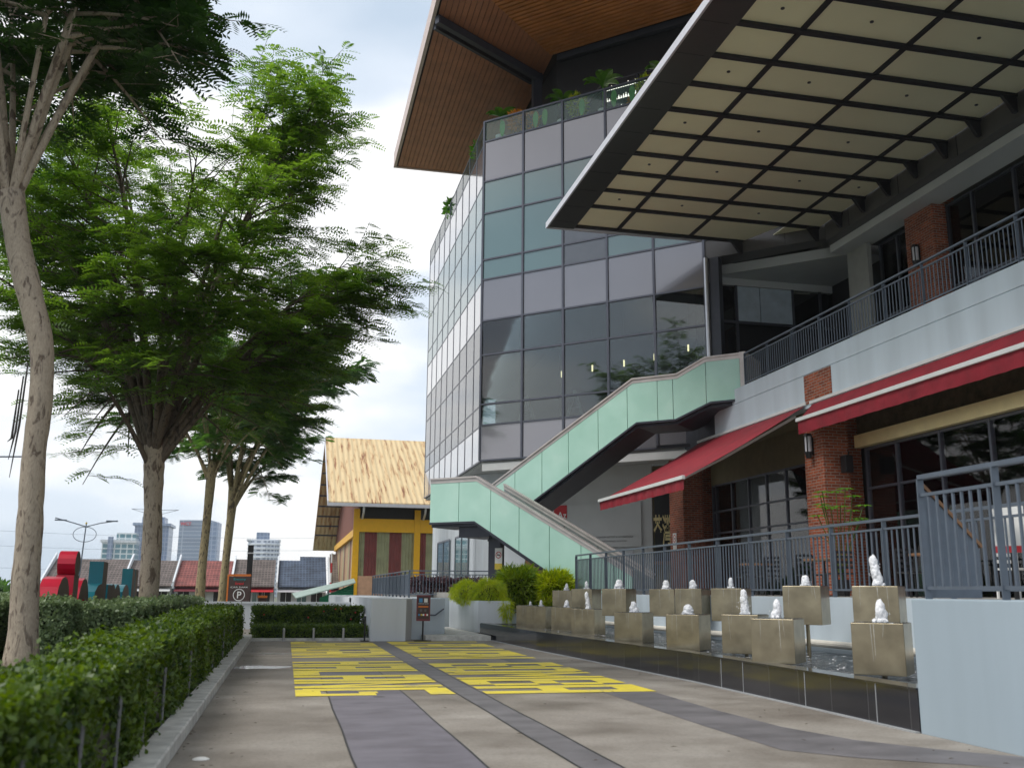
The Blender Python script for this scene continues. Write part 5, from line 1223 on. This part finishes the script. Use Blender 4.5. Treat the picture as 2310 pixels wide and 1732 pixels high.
t3 = tree('rain_tree', 'third tree with a slender forked trunk between the second tree and the parking sign',
     [(-3.2, 39.7, 0), (-3.2, 39.7, 2.0), (-3.15, 39.7, 4.0), (-3.12, 39.7, 5.2), (-3.1, 39.7, 6.2)],
     [.21, .17, .16, .19, .17], None, 'leaf_far', 'bark_olive', 10, (-2.2, 40, 10.6, 5.0, 4.2, 3.9), 13, 1.1, nsub=9, ntw=6, nsp=8, fork_r=1.2, leafl=.24)
t4 = tree('rain_tree', 'farthest tree of the row with an olive split trunk beside the parking sign',
     [(-3.0, 50, 0), (-2.95, 50, 2.4), (-2.85, 50, 4.6), (-2.8, 50, 6.2)],
     [.23, .19, .20, .26], None, 'leaf_far', 'bark_olive', 14, (-1.6, 49.8, 10.6, 5.4, 4.8, 4.8), 14, 1.2, nsub=10, ntw=7, nsp=8, fork_r=1.6, leafl=.24)
# long dry pods / torn strips hanging beside the nearest trunk
g = MB()
for k in range(3): x = -3.78-.04*k; g.tube([(x, 14.7, 4.4-.2*k), (x-.02, 14.7, 3.5-.1*k), (x-.07, 14.7, 2.75+.25*k)], [.012, .018, .005], 6)
tag(g.build('hanging_pod', 'post_dark'), 'long dry strips hanging in the air left of the nearest trunk', 'dry pods')

# ================================================================ KERB FENCE
f_ = thing('hedge_fence', (-1.0, 12, .1), 'low row of thin steel posts with dark mesh holding the hedge back', 'fence')
mat('post_grey', (.16, .165, .17), .5, metal=.3)
g = MB(); g.box(-1.03, -1.015, 1.5, 25, .13, .45); g.build('mesh_panel', 'black', f_)
p0 = MB().tube([(-.985, 2.0, .1), (-.985, 2.0, .58)], .014, 8).build('post', 'post_grey', f_)
for i in range(1, 20): shift(p0, f_, (0, i*1.2, 0))

# bollards, no-parking post, sign stand
def bollard(x, label):
    t = thing('bollard', (x, 25.24, 0), label, 'bollard', 'steel bollards before the far hedge')
    MB().tube([(x, 25.24, 0), (x, 25.24, .30), (x, 25.24, .32)], [.03, .03, .02], 14).build('tube', 'steel', t); MB().tube([(x, 25.24, 0), (x, 25.24, .012)], .05, 14).build('base_plate', 'steel', t); return t
bollard(.01, 'left one of three short steel bollards before the low hedge'); bollard(.73, 'middle one of three short steel bollards before the low hedge'); bollard(1.46, 'right one of three short steel bollards before the low hedge')
t = thing('black_post', (1.97, 25.15, 0), 'thin dark post with light tip left of the white ramp wall', 'post')
MB().tube([(1.97, 25.0, .012), (1.97, 25.0, .62)], .022, 10).build('tube', 'black', t); MB().tube([(1.97, 25.0, .62), (1.97, 25.0, .67)], [.025, .01], 10).build('tip', 'light_trim', t); MB().box(1.87, 2.07, 24.92, 25.08, .012, .03).build('base_plate', 'black', t)
sg = thing('sign_stand', (3.5, 25.0, 0), 'maroon framed information sign on a thin black stand before the white ramp wall', 'sign')
SU = (.975, -.22, 0); O = Vector((3.26, 25.1, .50)); U = Vector(SU).normalized(); Z = Vector((0, 0, 1)); NR = U.cross(Z)
def plate(a, b_, c, d, off, nm, m, par, th=.006): return MB().slab([tuple(O+U*a+Z*c+NR*off), tuple(O+U*b_+Z*c+NR*off), tuple(O+U*b_+Z*d+NR*off), tuple(O+U*a+Z*d+NR*off)], tuple(-NR*th)).build(nm, m, par)
mat('maroon', (.16, .03, .04), .5); mat('sign_blue', (.05, .25, .5), .5)
bd = plate(0, .35, 0, .64, 0, 'frame', 'maroon', sg, .03); plate(.03, .32, .05, .60, .006, 'panel', 'sign_brown', sg)
plate(.065, .15, .46, .56, .012, 'blue_icon', 'sign_blue', sg); plate(.19, .28, .46, .56, .012, 'white_icon', 'paper', sg)
text('PARKING RATES', 'sign_text', 'white_lettering', tuple(O+U*.05+Z*.415+NR*.012), SU, (0, 0, 1), sg, width=.25, height=.025, depth=.002)
plate(.05, .30, .335, .37, .012, 'orange_line', 'orange', sg)
for k, a in enumerate((.09, .20)): plate(a, a+.055, .23, .29, .012, 'dark_icon', 'cladding_dark', sg)
for k, (a, m_) in enumerate(((.05, 'sign_blue'), (.11, 'sign_yellow'), (.16, 'paper'), (.215, 'sign_red'), (.255, 'paper'))): plate(a, a+.042, .13, .175, .012, 'card_logo', m_, sg)
MB().tube([tuple(O+U*.175+Z*-.49), tuple(O+U*.175)], .022, 8).build('pole', 'black', sg); b_ = O+U*.175; MB().box(b_.x-.22, b_.x+.2, b_.y-.15, b_.y+.05, .012, .03).build('base_plate', 'black', sg)
g = MB(); b = bmesh.new(); bmesh.ops.create_icosphere(b, subdivisions=2, radius=.05)
for v in b.verts: v.co = (v.co.x*1.3-.55, v.co.y+7.95, abs(v.co.z)*.4+.008)
me = bpy.data.meshes.new('litter'); b.to_mesh(me); b.free(); me.materials.append(MAT['paper']); o = bpy.data.objects.new('litter', me); COL.objects.link(o); tag(o, 'crumpled scrap of white paper on the ground by the kerb', 'litter')

# ================================================================ BIG LETTERS, PARKING SIGN
LD = Vector((-.066, 1, 0)).normalized()   # the row stands parallel to the drive, its faces turned to the road
def letters(name, s, y0, y1, z, hgt, m, label, depth):
    X = lambda y: -4.26-.066*(y-22.2)
    t = thing(name, (X(y0), y0, z), label, 'letters'); W_ = {'i': .45, 'l': .42, 'm': 1.35}
    tot = sum(W_.get(c, 1) for c in s); cur = y0
    for ch in s:
        cw = (y1-y0)*W_.get(ch, 1)/tot; hh = hgt*(1.0 if ch in 'dli' else .72)
        text(ch, 'letter', m, (X(cur), cur, z), (LD.x, LD.y, 0), (0, 0, 1), t, width=cw*.86, height=hh, depth=depth, bold=.05, face='letter_face'); cur += cw
    return t
letters('red_letters', 'eio', 17.3, 21.9, .2, 1.72, 'red_letter', 'big standing red letters behind the shrubs beside the nearest trunk', .30)
letters('teal_letters', 'dmall', 22.3, 34.5, .1, 1.74, 'teal_letter', 'big standing teal letters behind the hedge right of the red ones', .30)
ps = thing('parking_sign', (-2.1, 46.5, 0), 'brown parking sign with a white circled P and orange edge', 'sign')
SUx = Vector((.975, -.222, 0)); O = Vector((-2.55, 46.6, 0)); U = SUx.normalized(); NR = U.cross(Z)
plate(0, .98, 0, 1.82, 0, 'board', 'sign_brown', ps, .12); plate(-.07, -.001, 0, 1.9, .01, 'orange_edge', 'orange', ps, .12); plate(0, .98, 1.825, 1.92, .01, 'orange_top', 'orange', ps, .12)
text('Encorp', 'teal_line', 'teal_lettering', tuple(O+U*.22+Z*1.62+NR*.01), tuple(U), (0, 0, 1), ps, width=.55, height=.13, depth=.004, bold=.02)
text('Strand', 'red_line', 'red_lettering', tuple(O+U*.3+Z*1.45+NR*.01), tuple(U), (0, 0, 1), ps, width=.38, height=.11, depth=.004, bold=.02)
text('CAR PARK', 'white_line', 'white_lettering', tuple(O+U*.1+Z*1.31+NR*.01), tuple(U), (0, 0, 1), ps, width=.8, height=.06, depth=.004)
text('P', 'parking_letter', 'white_lettering', tuple(O+U*.42+Z*.85+NR*.01), tuple(U), (0, 0, 1), ps, height=.3, depth=.004, bold=.01)
g = MB(); c = O+U*.5+Z*1.0+NR*.012
for k in range(28):
    a, b_ = k*math.pi/14, (k+1)*math.pi/14; P = lambda r, q: tuple(c+U*math.cos(q)*r+Z*math.sin(q)*r); g.quad(P(.24, a), P(.27, a), P(.27, b_), P(.24, b_))
g.build('ring', 'white_lettering', ps)
t = thing('sign_pole', (-1.68, 46.4, 0), 'tall square black pole standing right behind the parking sign', 'pole'); MB().box(-1.80, -1.55, 46.55, 46.8, 0, 3.24).build('shaft', 'black', t); MB().box(-1.81, -1.54, 46.54, 46.81, 2.85, 2.9).build('collar', 'light_trim', t)
t = thing('orange_sign', (-1.3, 48, 0), 'small orange framed sign right of the black pole', 'sign'); MB().box(-1.25, -.85, 47.9, 48, 0, .95).build('panel', 'sign_brown', t); MB().box(-1.27, -.83, 47.88, 47.9, .86, .97).build('orange_top', 'orange', t)

# ================================================================ SHED
sh = thing('shed', (9, 86, -4), 'large warehouse with rusty cream metal roof, yellow frame and striped maroon and green cladding', 'warehouse')
YS = 82.0
MB().box(5.75, 30, YS+.25, 120, -4, 6.0).build('wall', 'striped_cladding', sh)
MB().box(5.60, 5.745, YS+.3, 120, -4, 6.0).build('side_wall', 'striped_cladding_side', sh)
MB().slab([(5.58, YS+.1, 6.2), (5.58, 120, 6.2), (5.58, 120, 8.4), (5.58, 100, 13.6), (5.58, YS+.1, 8.0)], (.12, 0, 0)).build('gable', 'brown_gable', sh)
MB().box(5.8, 30, YS+.4, YS+.5, 6.9, 8.3).build('dark_vent', 'black', sh)
g = MB()
for x in (5.2, 10.3, 15.4, 20.5): g.box(x, x+.5, YS-.02, YS+.22, -4, 7.9)
g.box(5.705, 10.29, YS, YS+.2, 6.0, 7.1); g.box(10.81, 15.39, YS, YS+.2, 6.0, 7.1); g.box(15.91, 20.49, YS, YS+.2, 6.0, 7.1); g.box(5.3, 5.59, YS+.23, 118, 5.7, 6.3); g.build('yellow_frame', 'yellow_steel', sh)
MB().slab([(3.0, YS-1.6, 8.2), (34, YS-1.6, 8.2), (34, YS+14.5, 15.9), (3.0, YS+14.5, 15.9)], (0, 0, .12)).build('roof', 'rusty_cream_roof', sh)
MB().slab([(3.0, YS+14.5, 15.9), (34, YS+14.5, 15.9), (34, YS+42, 6), (3.0, YS+42, 6)], (0, 0, .12)).build('roof_back', 'rusty_cream_roof', sh)
MB().slab([(2.92, YS-1.7, 7.95), (2.92, YS+14.5, 15.75), (2.92, YS+14.5, 16.05), (2.92, YS-1.7, 8.35)], (.08, 0, 0)).build('barge_board', 'light_trim', sh)
MB().box(2.95, 34, YS-1.75, YS-1.55, 7.95, 8.22).build('gutter', 'light_trim', sh)
for k in range(9):
    y = YS+15.5+k*2.6; z = 15.4-(k+.4)*.93; MB().bar((3.05, y, z), (5.6, y, z), .12, .18).build('purlin', 'dark_metal', sh)
for x in (5.9, 11.0): MB().tube([(x, YS-1.6, 7.95), (x, YS-1.3, 7.5), (x, YS-.3, 7.1)], .09, 8).build('downpipe', 'light_trim', sh)
mat('peach', (.55, .32, .2), .8)
MB().box(5.72, 10.28, YS+.02, YS+.24, .6, 2.4).build('peach_sheet', 'peach', sh)
t = thing('lean_to', (3.8, 80, -4), 'green corrugated lean-to shelter with pale sloping roof beside the warehouse', 'shelter')
MB().slab([(2.6, 78.5, -.6), (5.2, 78.5, .6), (5.2, 78.5, 1.75), (2.6, 78.5, .65)], (0, .1, 0)).build('green_side', 'green_sheet', t)
MB().slab([(.8, 78.2, .55), (5.3, 78.2, 1.78), (5.3, 80.4, 2.1), (.5, 80.4, .9)], (0, 0, .08)).build('roof', 'pale_green_metal', t)
mat('mural', (.08, .14, .12), .8, var=.9, scale=1.8)
tag(MB().box(2.7, 5.2, 79, 79.2, -4, .3).build('painted_wall', 'mural'), 'low painted wall beneath the green lean-to', 'painted wall')
tag(MB().box(5.75, 10.2, YS-.6, YS-.5, -4, .35).build('mural_board', 'mural'), 'dark mural board at the foot of the warehouse wall', 'mural')

# ================================================================ ROW HOUSES
hs = [(-24.5, -16.6, 'tile_grey', 3.95, 'tile_grey', 'leftmost grey roofed row house behind the letters', 'pale_wall'),
      (-16.6, -11.7, 'tile_grey', 3.9, 'tile_grey', 'grey roofed row house left of the red roof', 'pale_wall'),
      (-11.6, -5.8, 'tile_red', 3.95, 'red', 'red roofed row house behind the second tree trunk', 'maroon'),
      (-5.7, -1.15, 'tile_grey', 4.15, 'grey', 'dark grey roofed row house behind the parking sign', 'sign_red'),
      (-1.0, 4.4, 'tile_blue', 4.1, 'blue', 'blue roofed row house right of the black pole', 'light_trim'),
      (4.6, 11.0, 'tile_brown', 4.45, 'brown', 'brown roofed row house beside the warehouse', 'maroon')]
# shifted to the distance where they stand
def house(x0, x1, roofm, zr, _, label, awn, idx):
    Y = 110.0; t = thing('row_house', ((x0+x1)/2, Y+4, -4), label, 'house', 'terraced houses beyond the boundary')
    MB().box(x0+.12, x1-.12, Y, Y+8, -4, 1.55).build('wall', 'white_paint', t)
    rf_ = MB().slab([(x0+.1, Y-.9, 1.45), (x1-.1, Y-.9, 1.45), (x1-.1, Y+5, zr+.25), (x0+.1, Y+5, zr+.25)], (0, 0, .15)).build('roof', roofm, t)
    if idx in (4, 5): MB().slab([(x0+(2.4 if idx == 4 else .15), Y+4.98, zr+.26), (x1-(.1 if idx == 4 else 3.2), Y+4.98, zr+.26), (x1-(.1 if idx == 4 else 3.2), Y+5.6, zr+.75), (x0+(2.4 if idx == 4 else .15), Y+5.6, zr+.75)], (0, 0, .12)).build('raised_ridge', roofm, rf_)
    MB().slab([(x0-.08, Y-1.0, 1.3), (x0+.09, Y-1.0, 1.3), (x0+.09, Y-1.0, 2.0), (x0-.08, Y-1.0, 2.0)], (0, 6, 3.0)).build('party_wall', 'white_paint', t)
    MB().slab([(x0+.15, Y-1.3, .95), (x1-.15, Y-1.3, .95), (x1-.15, Y-.1, 1.4), (x0+.15, Y-.1, 1.4)], (0, 0, .06)).build('window_awning', awn, t)
    ws = [(x0+.45, x0+1.6), (x0+2.2, x0+3.2), (x1-1.7, x1-.5)]
    for k, (a, b_) in enumerate(ws):
        w_ = MB().box(a, b_, Y-.05, Y-.001, -.1, .95).build('window', 'glass_teal' if k == 1 else 'black', t)
        g = MB(); g.box(a-.06, b_+.06, Y-.08, Y-.051, -.18, -.1); g.box(a-.06, a, Y-.08, Y-.051, -.1, .97); g.box(b_, b_+.06, Y-.08, Y-.051, -.1, .97); g.box((a+b_)/2-.03, (a+b_)/2+.03, Y-.08, Y-.051, -.1, .95); g.build('frame', 'white_paint' if idx != 5 else 'maroon', w_)
    MB().box(x0+.13, x1-.13, Y-.1, Y-.02, -1.4, -.55).build('lower_band', 'maroon' if idx != 4 else 'tile_blue', t)
    if idx in (3, 4):
        for a in ((x0+1.9, x0+2.9) if idx == 4 else (x0+1.8,)):
            u = MB().box(a, a+.7, Y-.4, Y-.09, -.75, -.15).build('air_conditioner', 'pot_white', t); MB().tube([(a+.28, Y-.401, -.45), (a+.28, Y-.43, -.45)], .22, 12).build('fan_grille', 'cladding_dark', u)
for i, h in enumerate(hs): house(*h, i)

# ================================================================ TOWERS, LAMP, WIRES
tt = thing('office_block', (-118, 745, -4), 'teal glass office block with white floor bands, left of the second trunk', 'building')
MB().box(-129, -106.5, 742, 760, -4, 33).build('wall', 'tower_teal', tt); MB().box(-130, -106, 741, 761, 33, 35).build('roof_band', 'white_paint', tt); MB().box(-120, -107, 744, 758, 35, 40).build('penthouse', 'tower_teal', tt); MB().box(-125, -121.5, 740.5, 742, -4, 37).build('lift_shaft', 'tower_blue', tt)
tt = thing('office_tower', (-98, 800, -4), 'blue grey tower with overhanging crown half hidden by the second trunk', 'building')
MB().box(-112, -88, 770, 800, -4, 47).build('wall', 'tower_blue', tt); MB().box(-113.5, -86.5, 768, 802, 47, 49).build('crown', 'tower_blue', tt); MB().box(-108, -92, 775, 795, 49, 54).build('penthouse', 'tower_blue', tt)
g = MB()
for s in (-1, 1):
    g.bar((-100+s*3, 780, 56), (-100+s*17, 780, 60), .3, .3); g.bar((-100+s*3, 780, 59.5), (-100+s*17, 780, 60), .3, .3)
g.build('roof_mast', 'dark_metal', tt)
MB().box(-103, -88, 765, 769, -4, 21).build('podium', 'tower_flats', tt)
tt = thing('office_slab', (-62, 735, -4), 'wide pale blue glass office slab with red roof letters', 'building')
MB().hexa([(-77, 735), (-55, 729), (-52, 745), (-75, 750)], -4, 49.5).build('wall', 'tower_glass', tt); MB().hexa([(-54.9, 728.9), (-49.5, 727.5), (-48.5, 745), (-52, 746)], -4, 48).build('side_wing', 'tower_blue', tt)
text('WCT', 'roof_letters', 'red_lettering', (-76.3, 734.2, 45.6), (.965, -.26, 0), (0, 0, 1), tt, width=8, height=2.4, depth=.1, bold=.02)
tt = thing('apartment_tower', (-17, 725, -4), 'pale apartment tower with balcony bands behind the blue roof', 'building')
g = MB(); g.hexa([(-28, 722), (-24, 717.5), (-16, 715), (-9, 716.5), (-6, 720), (-6, 735), (-28, 735)], -4, 35); g.build('wall', 'tower_flats', tt); MB().box(-29, -5.5, 719, 736, 35, 36.2).build('roof_band', 'white_paint', tt); MB().box(-22.5, -13.5, 720, 732, 36.2, 41).build('penthouse', 'tower_blue', tt)
g = MB()
for z in range(2, 35, 3): g.hexa([(-28.6, 721.6), (-24.4, 716.9), (-16, 714.2), (-8.6, 715.8), (-5.4, 719.8), (-6, 720.2), (-28, 722.2)], z, z+.9)
g.build('balcony', 'white_paint', tt)
lm = thing('street_lamp', (-18.2, 96, -4), 'tall double armed street lamp with an oval ring below its arms', 'street lamp')
MB().tube([(-18.6, 96, -4), (-18.2, 96, 7.0)], [.1, .05], 8).build('pole', 'rail_metal', lm)
for s in (-1, 1):
    a = MB().tube([(-18.2, 96, 6.75), (-18.2+s*1.2, 96, 7.1), (-18.2+s*2.7, 96, 7.35 if s > 0 else 7.5)], .05, 6).build('arm', 'rail_metal', lm); MB().box(-18.2+s*2.2-.5, -18.2+s*2.2+.5, 95.9, 96.1, 7.25, 7.36).build('lamp_head', 'rail_metal', a)
MB().tube([(-18.25+1.0*math.cos(k*.2618), 96, 6.05+.68*math.sin(k*.2618)) for k in range(25)], .03, 6, False).build('ring', 'rail_metal', lm)
MB().tube([(-18.2, 96, 7.0), (-18.2, 96, 7.15)], .08, 8).build('finial', 'sign_yellow', lm)
lb = thing('street_lamp', (-33, 92, -4), 'lamp arm reaching in from the left edge behind the nearest trunk', 'street lamp')
MB().tube([(-36, 92, -4), (-36, 92, 12)], .09, 8).build('pole', 'rail_metal', lb); MB().tube([(-36, 92, 11.6), (-33, 92, 12.1), (-23.2, 92, 12.5)], .07, 6).build('arm', 'rail_metal', lb)
for i, (z0, z1, z2) in enumerate(((6.9, 7.0, 5.3), (4.0, 4.2, 2.6), (9.0, 8.2, 7.0))):
    pts = [(-70+80*f, 140, (z0 if f < .5 else z2)*0+z0+(z2-z0)*f-1.2*math.sin(f*math.pi)+1.5) for f in [k/24 for k in range(25)]]
    tag(MB().tube(pts, .018, 4, False).build('power_line', 'rail_metal'), ['middle', 'lowest', 'highest'][i]+' thin power line crossing the sky above the row houses', 'power line', 'power lines')
t = thing('striped_pole', (4.45, 104, -4), 'red and white banded utility pole between the blue and brown roofs', 'pole')
for k in range(9): MB().tube([(4.5, 104, -4+k*1.0), (4.5, 104, -4+(k+1)*1.0)], .09, 8).build('band', 'sign_red' if k % 2 else 'white_paint', t)
# leafy hill line at the far left
bush('far_tree', 'dark green tree crowns low at the far left edge, closest to the frame edge', (-46, 130, -.5), (7, 5, 5), 5000, .9, 'leaf_far', 51, .6, 0, 'tree')
bush('far_tree', 'dark green far tree right of the tree at the frame edge', (-38, 135, -2), (6, 5, 4.4), 4000, .9, 'leaf_far', 52, .6, 0, 'tree')
bush('far_tree', 'small bright tree top above the leftmost grey roof', (-20.5, 118, 2.4), (.9, .9, 1.7), 500, .35, 'leaf_tree', 53, .5, 0, 'tree')

# ================================================================ HAZE
hz = MB(); hz.box(-1500, 1500, -300, 1700, -6, 64); ho = hz.build('haze', 'black'); tag(ho, kind='stuff')
hm = bpy.data.materials.new('haze'); hm.use_nodes = True; hm.node_tree.nodes.clear()
vo = hm.node_tree.nodes.new('ShaderNodeOutputMaterial'); vp = hm.node_tree.nodes.new('ShaderNodeVolumePrincipled')
vp.inputs['Color'].default_value = (.90, .95, 1, 1); vp.inputs['Density'].default_value = .0002; hm.node_tree.links.new(vp.outputs[0], vo.inputs['Volume'])
ho.data.materials.clear(); ho.data.materials.append(hm)
